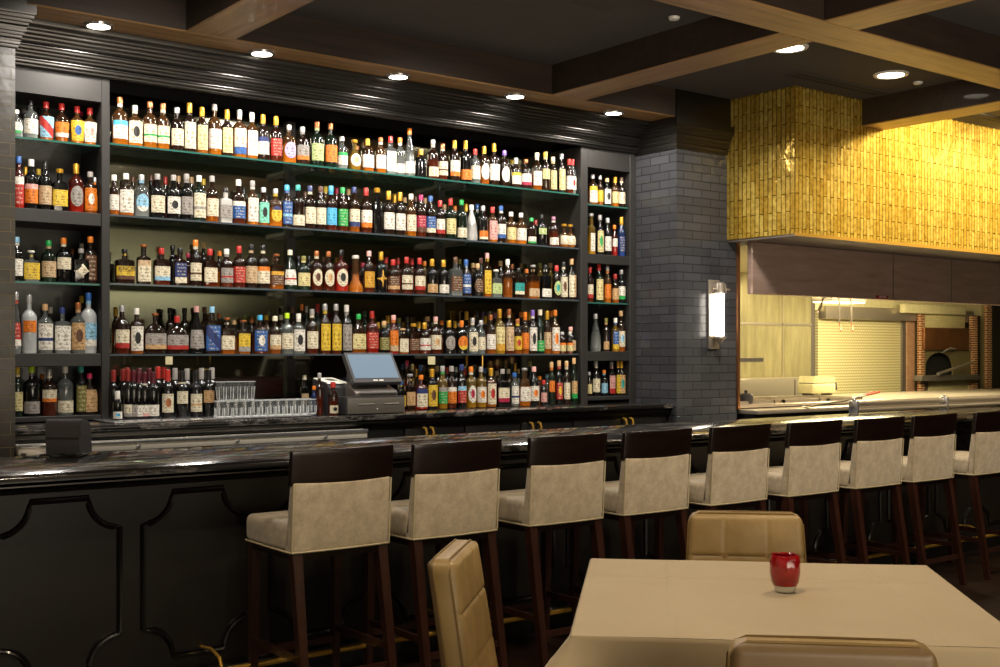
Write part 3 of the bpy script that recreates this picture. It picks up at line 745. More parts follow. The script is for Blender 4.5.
def bottle(X, Y, z, W, H, glass, cap, label, shape, lk, text, group, rz=0, cat='bottle', kind='liquor_bottle'):
    R = W/2; neck = min(.0135, R*.42); sup = SUPER.get(shape, 2.0)
    if shape == 'k': neck = R*.4
    prof = profile(shape, R, H, neck)
    bm = lathe(BM(), [(r, zz) for r, zz in prof if zz < H*.93]+[(neck if shape != 'k' else R*.42, H*.93)], 20, sup=sup)
    fl = FLAT.get(shape, 1)
    if fl != 1:
        for v in bm.verts:
            if v.co.z < H*.66 or abs(v.co.y) > neck*1.3: v.co.y *= fl
    o = obj(kind, bm, glass_mat(glass), angle=40); o.location = (X, Y, z); o.rotation_euler = (0, 0, rz)
    # cap
    cl = {'gold': .2, 'red': .17, 'white': .14}.get(cap, .13)*H
    if kind == 'wine_bottle': cl = .24*H
    cr = neck+.0032
    if shape in 'qfrj' and cap in ('copper', 'silver', 'tan', 'gold', 'white'):   # stopper with a wider head
        cp_ = [(neck*.9, H-cl*.75), (neck*.9, H-cl*.5), (cr+.003, H-cl*.5), (cr+.0045, H-cl*.4), (cr+.0045, H-.004), (cr, H)]
    elif shape == 'k': cp_ = [(R*.43, H*.91), (R*.46, H*.92), (R*.46, H-.003), (R*.4, H)]
    else: cp_ = [(cr, H-cl), (cr, H-.004), (cr-.002, H)]
    obj('cap', lathe(BM(), cp_, 14), cap_mat(cap), o, angle=40)
    if label and label != '0':
        lb = label_bm(prof, H, lk, sup)
        for v in lb.verts:
            if fl != 1: v.co.y = v.co.y*fl-.0008
        obj('label', lb, label_mat(label, lk), o, angle=60)
        if shape in 'swvcq' and random.random() < .45 and cap not in ('red', 'gold'):
            zc = H-cl-.035*H; rb = radius_at(prof, zc)+.0012
            obj('neck_label', lathe(BM(), [(rb, zc-.03*H), (rb, zc+.03*H)], 14), label_mat(label.split('/')[0], 'n'), o)
    if lk == 'x' or lk == 'u': pass
    tag(o, text, cat, group)
    return o
BOT = {}
BOT['top main shelf'] = (2.718, """
120 14 97.5 O copper white/^skyblue s n|135 14 105.6 O silver cream/*black s t|150 13 101.8 O copper cream/-green s n|163 12 103.8 O copper cream/-green s n
177 13 107.6 D silver cream s n|189.5 13 103 D gold cream s t|202 10.5 107.3 A gold paleyellow w t|214.5 13 104.3 O gray white s n|227 11 110 D gold paleyellow w t
239.5 13 110 O silver cream/blue s t|252 11 112.6 O white white s t|263 11 114.6 D gold white/^navy s n|276 11 116.4 B gold red s n|289 13 125 O silver lavender s r
302.5 12 127 D silver gray/orange s n|317 12 122 G copper palegreen s n|330.5 12 123.7 G copper orange s n|342 10 136.8 C silver white/^green s n|354.5 12 139.8 Y gold white/*tan r r
367.5 11.5 139 A gold white s n|380.5 11 137.7 O copper white s n|390.5 11.5 136.5 C red white q t|400 9 138 C orange white s l|409.5 10 128.5 C orange white c l
421 11 149.5 K gold 0 s n|433 10 139.8 B silver cream s l|442.5 9.5 144 B copper cream/-brown s n|454.5 10 140.4 D gold white/orange s n|465.5 11 140.9 K gold orange s l
475 9.5 149 C red cream s n|484 9.5 146.4 A gold white s r|494 10 143.6 D gold white s n|504.5 9.5 150.6 D purple white s r|516 9.5 158 D silver white/^yellow s n
526 10 159.4 D copper white/crimson s n|537 9 152.8 A cream white s n|545.5 8 152 D yellow paleyellow s h|553 7 157 D cream paleyellow s t|561.5 7 154 K silver paleyellow s t
569 8 159 B red white s n|576.5 7 160 C red white/*red s n""",
"357 8 146 A copper|370 8 148 Y gold|512 7 160 D yellow|460 7 152 D gold")
BOT['second main shelf'] = (2.298, """
114 9 175 A white white s n|126 14 173.5 A white white s t|141.5 13.5 175 C silver lightblue/white s r|157.5 13 174 K gray cream s n|173.5 12.5 175 K gray white/*black s n
186.5 12 174 K gray gray s n|199 13 175.5 G white cream/-gray s t|212 12 176 A gray cream s n|225.5 12.5 188 S black gray q n|238.5 12.5 179.7 B white blue/^white s n
252.5 11.5 180.8 O gray white s t|263.5 11 187.6 A silver turquoise/*black s t|275.5 12 189 O silver yellow/^navy s r|287 10 185 D skyblue blue/-lightblue s t|298 12 185 D teal cream s l
310 10.5 186 D navy cream s n|320.5 10 186.5 D brown cream s n|331 10.5 186 B skyblue skyblue s n|342.5 10 187.5 B green green s n|354 10.5 187 A navy cream/navy s n
366 11 188 B red white/orange s n|377 10 188 K gold 0 j n|388.5 11 191 D gold white s n|400 10 192.5 D gold white s n|411 9.5 194 O cream cream s n
421 9.5 195 B magenta crimson/brown s n|430.5 9.5 196 D blue blue/cream s n|440 9 200.5 D red white/red s n|450.5 10 198.6 G red paleyellow s n|461.5 10 200 G green cream s l
471.5 11 205 S white 0 c n|483 9 206 K silver orange/cream s l|492.5 9 207 O red pink s t|501 9 206 D blue white/blue s n|511 9.5 212 O white paleyellow s n
521 10 213 O white white s n|531.5 8.5 218 D green white/green s l|541.5 9.5 214.7 K black palegreen s u|553.5 9.5 216.7 B mauve white s l|564 10 224 O gold cream r n|575 10 225 O gold cream r n""",
"133 9 177 B brown|151 9 175 K brown|165.5 7 177 B red|178.5 8 176 A tan|191.5 8 177 G tan|203.5 7 179 Y yellow|305 7 191.5 O brown|325.5 8 186.5 Y yellow|336.5 7 188 R crimson|348.5 7 189 A tan|394.5 8 194 A gold|404.8 7 197.5 A tan|415.5 7 196 B brown|425 7 198 A tan|444.5 7 204.6 A tan|455 7 206 A orange|466 8 204 G gold|477 8 204 G blue|535.5 7 220 B red|244 7 188 K black")
BOT['third main shelf'] = (1.893, """
124.5 18 249 D black yellow/brown q n|143.5 13 244.5 D copper cream/^beige q t|161.5 15 248 B red cream/lightblue q n|180 12 248 D black navy/cream q t|195.5 10.5 240 D orange cream/-brown s n
210 13 249 B red cream q n|226.5 12 249 B white gray/-red s n|239 12 246 B red red s n|251 12 244.5 D black beige s n|263 12.5 245 D black cream/^orange s n
276.5 13 254 A copper brown/^gold q n|290 12 250 G cream white/-red c n|303.5 12 256 G olive paleyellow s n|316.5 11 251 B copper cream/*brown s r|328.5 11 251.5 B copper cream/*tan s r
341 13 250 R black cream/*black s r|355.5 14 255.5 O white 0 k n|369 10 251 B pink gold s n|381 11 252 K gold gold s d|393 12 259.6 B red brown/tan s n
406.5 11 257 B red cream/-brown s n|419.5 10.5 258 B red cream/red s n|432 10.5 259 K gold tan s l|443.5 10 260 K gold white s l|455.5 13 257 C brown brown q n
466 9 259.6 D blue blue/-white s t|477.5 11 263.6 K tan brown s r|487 8 253 A pink yellow q t|496 11 269.6 C white palegreen q n|507.5 9 259.4 A white 0 s n
518.5 11 268 D black teal/cream q n|533 12 265 A silver beige q l|545.5 11 265 K black white q l|556.5 9 265.4 D red palegreen/*teal s r|563.5 8 262 D black cream/*brown s t
571.5 8 259.4 D tan cream s t|580 8 259.4 K copper beige s t""",
"172.5 8 245.5 K black|188 7 253 B crimson|203.5 7 242.5 D tan|219.5 8 251 A orange|298.5 7 256 K black|309 7 256 K black|363 7 263 B crimson|386 8 257 R red|398 7 258 R red|411.8 8 258.5 R red|424.5 7 261 Y orange|459.5 7 259 K olive|473 7 263 O tan|481 7 258 C pink|500.5 8 261 D tan|512 8 264 B copper|526.5 7 269 A orange|540 8 263 Y olive|550.5 7 263 Y tan")
BOT['fourth main shelf'] = (1.474, """
122 13 305.5 B silver cream/red s n|136.5 13 308 A white white/*black s t|155 21 313 D copper gray/tan f n|177 20 316 D red gray/red f n|196.5 14 306 K pink gray c n
212 15 306.5 D lightblue blue/\\navy q t|227 13.5 317.6 A copper cream q n|243.5 12 320 A copper yellow/gray q t|260 14 315 B skyblue blue/*white s t|275 11 316 A cream cream/tan s n
287 11.5 313 C lime cream s n|298.5 12 313.6 C white white/*black s t|312 11 309 B gray cream s n|325 10 304 B silver yellow s t|336 10 304 B silver yellow s t
346.5 11 305 K white gray s t|358.5 14 314 A green paleyellow f n|372 12 311 R red red s n|384 10 321 K tan olive s n|393.5 9 315 R pink orange/beige s t
403 10 328.6 A tan cream q t|413.5 11 323.6 B gold brown q n|424.5 11 322.6 B gold white/-red s n|435.5 10.5 316.6 B pink cream/*tan s n|449 11.5 320.6 K gold gray w r
461.5 11.5 320.6 K orange orange/yellow w r|472.5 10.5 318 C silver cream/*black s t|481 8.5 320.4 C silver cream s n|490.5 9.5 315 A copper white s n|499.5 10 309 Y gold paleyellow/gold s t
509 9 309 B copper beige s t|517.5 8 319 A copper yellow/*red s n|525 7.5 312 A orange orange s n|532.5 8.5 310 D purple white/*black s t|540 8 309.6 G cream green s l
547 7.5 311 A gold beige s n|555 8.5 310 O orange white/*orange s t|562 7.5 332 B silver paleyellow/^orange s n|570 7.5 332 B silver paleyellow/^orange s n|579.5 9.5 327 K pink beige s n""",
"115.5 7 307 A gold|170 9 308 D black|184.5 9 308 D black|204.5 8 307 B brown|219 7 313 B copper|234 8 320 A tan|251.5 7 318 D copper|266.5 7 315 O yellow|281 8 315 A cream|292.5 7 307 B brown|301.8 7 304 A orange|306.5 7 306 C silver|317.5 7 304 C red|365 7 311 G darkgreen|378 7 322 A gold|388 8 315.6 B gold|399 8 318 C olive|407.5 7 317 K black|419 7 322 A gold|427.5 8 316.6 B tan|441.5 7 320.6 A orange|455 7 321 A gold|466.5 7 311.5 D gold|477 7 311 K black|485.5 7 316 A gold|495 7 313 D mauve|521 7 312 B orange|529 7 312 C gold|551 7 311 O orange|571.5 7 326 B mauve")
BOT['back counter'] = (1.087, """
400.5 9 381 K blue yellow q n|410 9.5 374 D silver tan q n|421 12 375 R orange cream/^navy s t|432 10 369 K gold yellow/*brown w t|442.5 9 366 Y silver green/^gray s n
451.5 9 366 B gray orange/^white s n|461.5 9 364.5 K navy red/^lightblue s n|471 9.5 366.6 Y orange white/*crimson s r|481 9.5 366.6 Y silver white/*orange s n|491 9.5 368 O gold cream/*red s t
502.5 12.5 369 K gray cream/crimson q n|514.5 8 372.6 C blue white/-navy s t|524.5 10.5 368 O silver white f n|534 9 366.6 K pink white/*orange s n|543.5 6 380 K red pink s n
551.5 6 362 G tan orange w h|559 6.5 360.5 K tan red/*yellow w n|566.5 6.5 361 D tan cream s n|574 6 358 G tan tan/green w n""",
"407 7 360.5 R crimson|412.5 7 364 Y paleyellow|416.5 7 369 A gold|420.5 8 365 B blue|437 7 366 A tan|446.8 7 367 K red|456 6 367 K silver|464.5 7 369 R red|473.8 7 366 G darkgreen|484.8 7 368 D blue|497 7 371 B beige|508.5 7 369 D cream|515.3 7 363 Y gold|518.5 7 369 C tan|539.5 7 376 O orange|547 6 374 C lightblue|530 7 361 K olive")
BOT["left cabinet's top shelf"] = (2.697, """
16 13 110 C white white/green s r|30.5 13.5 100.5 C black white s n|46 14 102 A red lightblue/\\red v t|61.5 13 103.8 A red orange/white v n|77 13.5 106.6 O red yellow/*blue v t|91.5 13 108.6 O red white/*pink v t""",
"39 8 108 K black|84 8 112 D crimson|24 7 109 K gray")
BOT["left cabinet's second shelf"] = (2.295, """
18.5 10 156.5 R blue red/^white s t|31 13 159.5 K white orange/^pink s n|45 13 162 K black beige s n|59.5 15 169 K gold yellow q n|76 13.5 164 R gold gray s r|91 12.5 172 A gray orange/*white s t|100.3 4.5 178 A silver orange s n""",
"25.5 7 167 D gold|38.5 7 169 K yellow")
BOT["left cabinet's third shelf"] = (1.885, """
16.5 12 237 K lightblue white s n|31 16 250.6 C white yellow q t|48.5 14.5 240.6 G green beige s n|63.5 14.5 238 K orange cream s h|81 16 248.6 K gray cream q d|95.5 12 237 D orange brown s t""",
"72.5 7 249 K copper|88 7 244 K cream")
BOT["left cabinet's fourth shelf"] = (1.478, """
16 9 292 C silver red/white c n|29 14.5 295 W silver orange s u|45 15.5 304 C tan white/-navy s t|62 15.5 307.6 C navy white q t|78 14.5 302.6 C copper tan/*brown s t|94 14.5 293 W blue lightblue/white s n""",
"50.5 7 307 C white|88 7 296 C yellow")
BOT["left cabinet's bottom shelf"] = (1.12, """
17.5 9 367 G yellow paleyellow s n|31.5 14.5 366 K lime gray s l|49 14 369 B silver cream/orange s h|65 14.5 366 C white cream s l|81 10.5 366 K teal olive s t|94.5 13 373 D crimson tan f t""",
"25.5 7 385 D green|87 7 370 D copper|42 7 374 A orange")
BOT["right cabinet's top shelf"] = (2.652, """
592.5 9 174.6 A silver white/^yellow s t|600 6 175.6 A silver yellow s n|607 7.5 178.5 K tan white/*black s t|615 7 177 O gold paleyellow s n|622.5 7 177.5 D brown cream s n""", "")
BOT["right cabinet's second shelf"] = (2.258, """
591 8 213.6 Y silver white q s|599.8 7 215 K gray paleyellow/*green s t|607.5 7 218 K silver white s n|614.5 5.5 225 R orange white s h|622.3 7 217 U gold navy s n""", "")
BOT["right cabinet's third shelf"] = (1.88, """
590 6 267 B red cream/red s n|598.8 8 264 G red paleyellow s t|607.3 7 266 O silver orange s n|615 7 274 A red tan s n|623.5 7.5 270 K silver white/green s n""", "")
BOT["right cabinet's fourth shelf"] = (1.492, """
595.5 10 314 C silver 0 c n|606 6 318 D olive tan s l|615.3 7 318 Y white blue/yellow s t|624 8 311 A tan cream/*lightblue s n""", "")
BOT["right cabinet's bottom shelf"] = (1.137, """
589.2 5 372 D silver paleyellow s n|595.8 7.5 361 K silver cream s n|604 6.5 370 K orange lightblue s n|611.5 7 362 K gray pink/red q t|618 5 361 K gold yellow s t|625 7.5 361 D gold tan/*teal s t""", "")

alltext = {}
jobs = []
for shelf, (z, front, back) in BOT.items():
    rows = []
    for kind, txt in (('f', front), ('b', back)):
        it = [e.split() for l in txt.strip().split('\n') for e in l.split('|') if e.strip()]
        rs = []
        for i, e in enumerate(it):
            px, w, top = map(float, e[:3])
            if kind == 'f': glass, cap, label, shape, lk = e[3:8]
            else: glass, cap, label, shape, lk = e[3], e[4], '0', 's', 'n'
            Y0 = 6.875 if shelf != 'back counter' else 6.80
            W = w*T(px, 6.93)/F*1.10
            if shape in 'qj': W *= .92
            elif shape == 'f': W *= 1.12
            rs.append(dict(px=px, W=W, top=top, glass=glass, cap=cap, label=label, shape=shape, lk=lk, i=i+1, kind=kind, Y0=Y0))
        if kind == 'f':
            for r in rs: r['Y'] = r['Y0']+max(.033, r['W']/2*FLAT.get(r['shape'], 1))+.005; r['X'] = PX(r['px'], r['Y'])
        else:
            for r in rs: r['Y'] = 7.125 if shelf != 'back counter' else 7.05; r['X'] = PX(r['px'], r['Y']); r['W'] = min(r['W'], .07)
        rs.sort(key=lambda r: r['X'])
        K_ = 1.0
        for a, b_ in zip(rs, rs[1:]):
            d = b_['X']-a['X']; s = (a['W']+b_['W'])/2
            if s > d*.995:
                k = d*.995/s; a['W'] *= k; b_['W'] *= k
        rows.append(rs)
    for rs in rows:
        nf = len(rs)
        for r in rs:
            H = PZ(r['px'], r['top'], r['Y'])-z
            c = GL[r['glass']][0]
            lb = '' if r['label'] == '0' else ', '+say(r['label'].split('/')[0])+(' and '+say(r['label'].split('/')[1].strip('^-*\\')) if '/' in r['label'] else '')+' label'
            where = ('%s from left on %s' % (ORD(r['i']), shelf)) if r['kind'] == 'f' else '%s from left in back row of %s' % (ORD(r['i']), shelf)
            txt = '%s bottle%s, %s cap, %s' % (c, lb, say(r['cap']), where)
            if len(txt.split()) > 16: txt = '%s bottle%s, %s' % (c, lb, where)
            jobs.append((r, z, H, txt, 'bottles on the '+shelf))
MAXX = {"l": xa-.004, "r": xe-.004}
for r, z, H, txt, grp in jobs:
    X = r['X']; R_ = r['W']/2
    if 'left cab' in grp: X = min(max(X, XL+.032+R_), xa-R_-.004)
    elif 'right cab' in grp: X = min(max(X, xd+R_+.004), xe-R_-.004)
    elif 'back counter' not in grp: X = min(max(X, xb+R_+.004), xc-R_-.004)
    if r['kind'] == 'b':
        for pxu in (288, 438):
            if abs(X-PX(pxu, BY)) < R_+.03: r['Y'] = min(r['Y'], BY-.055-R_)
    yaw = -math.atan2(X, r['Y'])*.35
    if r['shape'] in 'qjf': yaw = 0
    o = bottle(X, r['Y'], z, r['W'], H, r['glass'], r['cap'], r['label'], r['shape'], r['lk'], txt, grp, yaw)
    if r['px'] == 124.5 and r['kind'] == 'f':
        tb = obj('lettering', text_bm('KNOB', .036), plain('printed_ink', '3a2a1c', .6), o); tb.location = (0, -r['W']/2*.7-.0032, H*.42)
print('bottles', len(jobs))

# ---------------------------------------------------------------- wine on the counter
wine = [(113.5, 370, 'brick', 0, 6.84), (117.5, 391, 'white', 'white/*skyblue', 6.66), (123, 369, 'brick', 0, 6.86), (128, 369, 'brick', 'cream/gray', 6.70), (133.5, 370, 'burgundy', 'gray', 6.70), (138.6, 372, 'burgundy', 'white', 6.70),
        (144.5, 372, 'burgundy', 'white/pink', 6.70), (153, 372, 'burgundy', 'white', 6.70), (167.5, 369.5, 'red', 'cream/*copper', 6.70), (182, 370.5, 'black', 'cream', 6.70), (196, 370.5, 'black', 'cream/-tan', 6.70), (208.5, 369.5, 'black', 'tan', 6.70)]
tr = obj('bar_tray', B(PX(113, 6.52), PX(312, 6.52), 6.50, 6.96, CZ, CZ+.010, bev=.004), M['chrome']); tag(tr, 'long thin metal tray under the wine bottles and clean glasses', 'tray')
Zt = CZ+.0105
for i, (px, top, cap, lab, Y) in enumerate(wine):
    X = PX(px, Y); H = PZ(px, top, Y)-Zt; wpx = 8 if px < 150 else 12.3
    W = min(.078, wpx*T(px, Y)/F*.96)
    if px < 145: W = .052
    if px == 144.5: W = .05; X -= .0
    t = ('dark wine bottle, %s, %s from left on the counter tray' % ((say(lab.split('/')[0])+' label, '+cap+' foil') if lab else cap+' foil and no label showing', ORD(i+1)))
    if cap == 'white': t = 'short dark bottle with a blue picture label in front of the wine bottles'
    bottle(X, Y, Zt, W, H, 'K', cap, lab if lab else '0', 'w', 'l' if px < 160 else ('h' if px in (182, 208.5) else 'n'), t, 'wine bottles on the counter tray', -.2, kind='wine_bottle')
bx = 0
for j, (px, top, cap, Y) in enumerate([(127, 367.5, 'brick', 6.86), (139, 368, 'burgundy', 6.86), (149, 368, 'burgundy', 6.86), (158, 366.5, 'red', 6.86), (164, 367, 'red', 6.92), (175, 368, 'gray', 6.86), (187, 368.5, 'gray', 6.86), (201.5, 368, 'gray', 6.86), (212, 367.5, 'gray', 6.86)]):
    H = min(PZ(px, top, Y), 1.42)-Zt; X = PX(px, Y)
    bottle(X, Y, Zt, .06, H, 'K', cap, '0', 'w', 'n', 'dark wine bottle with %s foil, %s from left in the tray\'s back row' % (cap, ORD(j+1)), 'wine bottles on the counter tray', kind='wine_bottle')
# ---------------------------------------------------------------- glasses
tum = None
gh, gr = .088, .033
prof_o = [(gr*.8, 0), (gr*.86, .004), (gr, gh)]; prof_i = [(gr*.92, gh), (gr*.78, .012), (.004, .010)]
def copy_thing(o):
    c = o.copy(); COL.objects.link(c)
    for ch_ in o.children:
        d = ch_.copy(); COL.objects.link(d); d.parent = c
    return c
def tumbler_mesh(h, r0, r1, n=9):
    bm = BM(); P = [(r0, 0), (r0*1.02, .004), (r1, h), (r1-.0025, h), (r0*.88, .014), (.003, .012)]
    return lathe(bm, P, n)
gx0, gx1 = PX(217, 6.62), PX(309, 6.62)
n = 12; idx = 0
def streaks(r0, r1, z0, z1, par, n=8):
    q = BM()
    for i in range(n):
        a = 2*PI*(i+.3)/n
        tube(q, [(r0*math.cos(a), r0*math.sin(a), z0), (r1*math.cos(a), r1*math.sin(a), z1)], .0016, 5)
    obj('glint_streaks', q, M['rim'], par)  # white streaks in place of vertical glints on the glass
M['rim'] = plain('painted_glint_white', 'f2f4f4', .1, coat=1)  # opaque white paints the bright glints on rims, bases and sides
def ringpart(nm, z, r, th, par):
    q = BM(); pts = [(r*math.cos(2*PI*i/16), r*math.sin(2*PI*i/16)) for i in range(16)]
    A = [[q.verts.new((x*k, y*k, zz)) for x, y in pts] for k, zz in ((1.02, z-th), (1.03, z), (.93, z), (.94, z-th))]
    for a_, b_ in zip(A, A[1:]+A[:1]):
        for i in range(16): q.faces.new((a_[i], a_[(i+1) % 16], b_[(i+1) % 16], b_[i]))
    obj(nm, q, M['rim'], par)
first = None
for row, Y in enumerate((6.58, 6.69)):
    for k in range(n):
        x = gx0+(gx1-gx0)*k/(n-1)+row*.02
        if first is None:
            first = obj('rocks_glass', tumbler_mesh(.095, .025, .029), M['glassw'], smooth=False); ringpart('rim', .0955, .029, .003, first); ringpart('base', .007, .0255, .006, first); streaks(.0262, .0275, .008, .055, first); o = first
        else: o = copy_thing(first)
        o.location = (x, Y, Zt)
        tag(o, 'clear rocks glass, %s from the wine bottles in the %s row on the tray' % (ORD(k+1), ('front', 'back')[row]), 'glass', 'clean rocks glasses on the counter tray')
f2 = None
gx1b = PX(247, 6.67)
for k in range(5):
    x = PX(219, 6.67)+(gx1b-PX(219, 6.67))*k/4
    if f2 is None: f2 = obj('pint_glass', tumbler_mesh(.115, .024, .037), M['glassw'], smooth=False); ringpart('rim', .1155, .037, .003, f2); ringpart('base', .007, .0245, .006, f2); streaks(.026, .0335, .008, .085, f2, 7); o = f2
    else: o = copy_thing(f2)
    o.location = (x, 6.635, Zt+.0965); tag(o, 'clear flared glass stacked on the rocks glasses, %s from the wine bottles' % ORD(k+1), 'glass', 'flared glasses stacked above the rocks glasses')
# ---------------------------------------------------------------- small bottles, till, printer
def fb(px, w, top, glass, cap, lab, shape, lk, Y, text):
    X = PX(px, Y); W = w*T(px, Y)/F*.95
    bottle(X, Y, CZ+.0005 if Y > 6.97 or px > 312 else Zt, W, PZ(px, top, Y)-CZ, glass, cap, lab, shape, lk, text, 'bitters and pourers beside the till')
fb(304.5, 8, 375, 'K', 'cream', 'beige', 'q', 'n', 7.02, 'dark squat bottle with a beige label behind the rocks glasses')
fb(314, 7, 386, 'U', 'orange', '0', 's', 'n', 6.74, 'dark blue bottle with an orange cap at the right end of the glasses')
fb(319.5, 7.5, 373, 'B', 'silver', '0', 's', 'n', 6.62, 'dark red bottle with a silver pourer between glasses and till')
fb(326.5, 8, 381, 'K', 'tan', 'white', 's', 'n', 6.72, 'dark bottle with a curved white label beside the till printer')
fb(333, 10.5, 382, 'B', 'red', 'cream/*black', 's', 'l', 6.56, 'dark bottle with red cap and cream label in front of the till')
# till drawer
dx0, dx1 = PX(347, 6.50), PX(405, 6.50)
t = thing('cash_drawer', 'grey metal cash drawer under the touch screen till', 'cash drawer', (dx0, 6.5, CZ))
ch('drawer_case', B(dx0, dx1, 6.505, 6.90, CZ+.001, CZ+.115, bev=.005), M['dark_plastic'], t)
ch('drawer_front', B(dx0+.004, dx1-.004, 6.495, 6.507, CZ+.006, CZ+.105, bev=.002), M['drawer_gray'], t)
for a, b_ in ((.18, .46), (.62, .88)):
    w = dx1-dx0; ch('slot', tube(BM(), [(dx0+w*a, 6.494, CZ+.066), (dx0+w*b_, 6.494, CZ+.066)], .004, 6), M['steel_d'], t)
ch('lock', lathe(BM(), [(.007, -.003), (.007, .003)], 10, c=((dx0+dx1)/2, 6.494, CZ+.035)), M['chrome'], t)
# touch screen till
xL, xR = PX(354, 6.53), PX(402.5, 6.53)
sz = CZ+.116
t = thing('till_terminal', 'touch screen till with a pale blue screen leaning back behind the bar', 'till', ((xL+xR)/2, 6.56, sz))
p = [(6.53, 1.292), (6.66, 1.482), (6.69, 1.462), (6.56, 1.272)]
hd = ch('screen_bezel', prism(BM(), p, 0, xL, xR), M['dark_plastic'], t)
def onplane(u0, u1, v0, v1, e=.002):
    d = Vector((0, .13, .19)); nrm = Vector((0, -.19, .13)).normalized()*e; q = BM()
    vs = [q.verts.new(Vector((xL+(xR-xL)*u, 6.53, 1.292))+d*v+nrm) for u, v in ((u0, v0), (u1, v0), (u1, v1), (u0, v1))]
    q.faces.new(vs); return q
ch('display', onplane(.045, .955, .13, .93), M['screen'], t)
for u in (.40, .52): ch('bezel_badge', onplane(u, u+.09, .035, .075), M['white'], t)
ch('neck', prism(BM(), [(6.58, sz+.01), (6.60, 1.30), (6.68, 1.42), (6.74, 1.40), (6.80, sz+.01)], 0, xL+.08, xR-.08), M['dark_plastic'], t)
pr = [(6.515, sz), (6.515, sz+.022), (6.53, sz+.035), (6.58, sz+.052), (6.64, sz+.075), (6.70, sz+.09), (6.84, sz+.09), (6.84, sz)]
ch('base_shell', prism(BM(), pr, 0, xL+.0, xR-.05), M['steel_d'], t)
ch('base_lip', tube(BM(), [(xL+.03, 6.515, sz+.022), (xR-.06, 6.515, sz+.022)], .011, 8), M['chrome'], t)
# receipt printer
px0, px1 = PX(326, 6.68), PX(347, 6.68)
t = thing('receipt_printer', 'black receipt printer with a white paper flap left of the till', 'printer', ((px0+px1)/2, 6.7, CZ))
ch('body', prism(BM(), [(6.64, CZ+.001), (6.64, CZ+.17), (6.68, CZ+.205), (6.86, CZ+.225), (6.86, CZ+.001)], 0, px0, px1), M['dark_plastic'], t)
ch('paper_flap', prism(BM(), [(6.66, CZ+.197), (6.67, CZ+.206), (6.85, CZ+.232), (6.85, CZ+.226)], 0, px0+.0, px1-.01), M['paper'], t)
ch('top_grille', prism(BM(), [(6.72, CZ+.2155), (6.72, CZ+.2165), (6.80, CZ+.2275), (6.80, CZ+.226)], 0, px0+.05, px1-.05), M['steel_d'], t)
# squeeze bottles with blue and white caps right of the till are in the counter row; strip below imitates a tufted banquette mirrored in the back panel
t = obj('banquette_reflection', B(PX(213, 7.17), PX(282, 7.17), 7.15, BY-.022, PZ(240, 398, 7.17), PZ(240, 377, 7.17), bev=.012), plain('reflected_leather', '3a1a12', .4, var=.2)); tag(t, 'oxblood strip imitating a tufted banquette mirrored in the back panel', 'reflection')
bt = BM()
x0, x1 = PX(216, 7.145), PX(280, 7.145); zz = PZ(240, 381, 7.15)
for k in range(12): lathe(bt, [(.004, -.004), (.009, 0), (.004, .004)], 8, c=(x0+(x1-x0)*k/11, 7.148, zz-(k % 2)*.03))
obj('button', bt, M['brass'] if False else plain('oxblood_button', '52281c', .3), t)
for px, lab in ((169, 'small cream price tag hanging below the fourth shelf above the wine'), (431.5, 'small cream price tag hanging below the fourth shelf right of the till')):
    o = obj('shelf_tag', B(PX(px-3.5, FY+.02), PX(px+3.5, FY+.02), FY+.018, FY+.021, PZ(px, 364.5, FY), PZ(px, 356.5, FY)), M['cream']); tag(o, lab, 'tag')
gp = PX(207, 7.1)
o = obj('brass_pipe', tube(BM(), [(gp+.03, 7.12, 1.46), (gp+.03, 7.12, PZ(207, 369, 7.12)), (gp-.02, 7.12, PZ(207, 369.5, 7.12))], .008, 8), M['brass']); tag(o, 'thin brass pipe bending under the fourth shelf above the wine bottles', 'pipe')
o = obj('brass_pipe', tube(BM(), [(PX(484, 7.1), 7.12, 1.46), (PX(484, 7.1), 7.12, 1.38)], .008, 8), M['brass']); tag(o, 'short brass pipe under the fourth shelf above the counter bottles', 'pipe')

# ---------------------------------------------------------------- dark terminal on the bar
tx0, tx1 = PX(46, 5.26), PX(80, 5.26)
t = thing('card_terminal', 'charcoal box terminal seen from behind at the left end of the bar', 'terminal', (tx0, 5.26, BZ))
zt = PZ(62, 420, 5.26)
ch('housing', prism(BM(), [(5.26, BZ+.004), (5.25, zt-.03), (5.262, zt-.006), (5.285, zt), (5.36, zt-.012), (5.42, zt-.05), (5.43, BZ+.004)], 0, tx0, tx1), M['dark_plastic'], t, angle=50)
ch('seam', B(tx0+.002, tx1-.002, 5.247, 5.256, BZ+.085, BZ+.088), M['void'], t); ch('foot', B(tx0+.01, tx1-.01, 5.27, 5.40, BZ+.0005, BZ+.005), M['cord'], t)
ch('cover', prism(BM(), [(5.262, BZ+.09), (5.256, zt-.03), (5.268, zt-.003), (5.29, zt+.003), (5.36, zt-.008), (5.40, zt-.03), (5.40, BZ+.09)], 0, tx0-.003, tx1+.003), M['dark_plastic'], t, angle=50)
pts = [(tx0-.05+.02*k, 5.22+.03*math.sin(k*1.3), BZ+.007+.012*abs(math.sin(k*.9))) for k in range(12)]
t.rotation_euler = (0, 0, -.62); t.location.x += .015; t.location.y += .05
o = obj('power_cord', tube(BM(), pts, .005, 8), M['cord']); tag(o, 'tangled black cord lying in front of the charcoal terminal', 'cord')
ch('end_box', B(PX(26, 6.25), PX(46, 6.25), 6.25, 6.353, .875, .965, bev=.008), M['steel'], LEDGE)
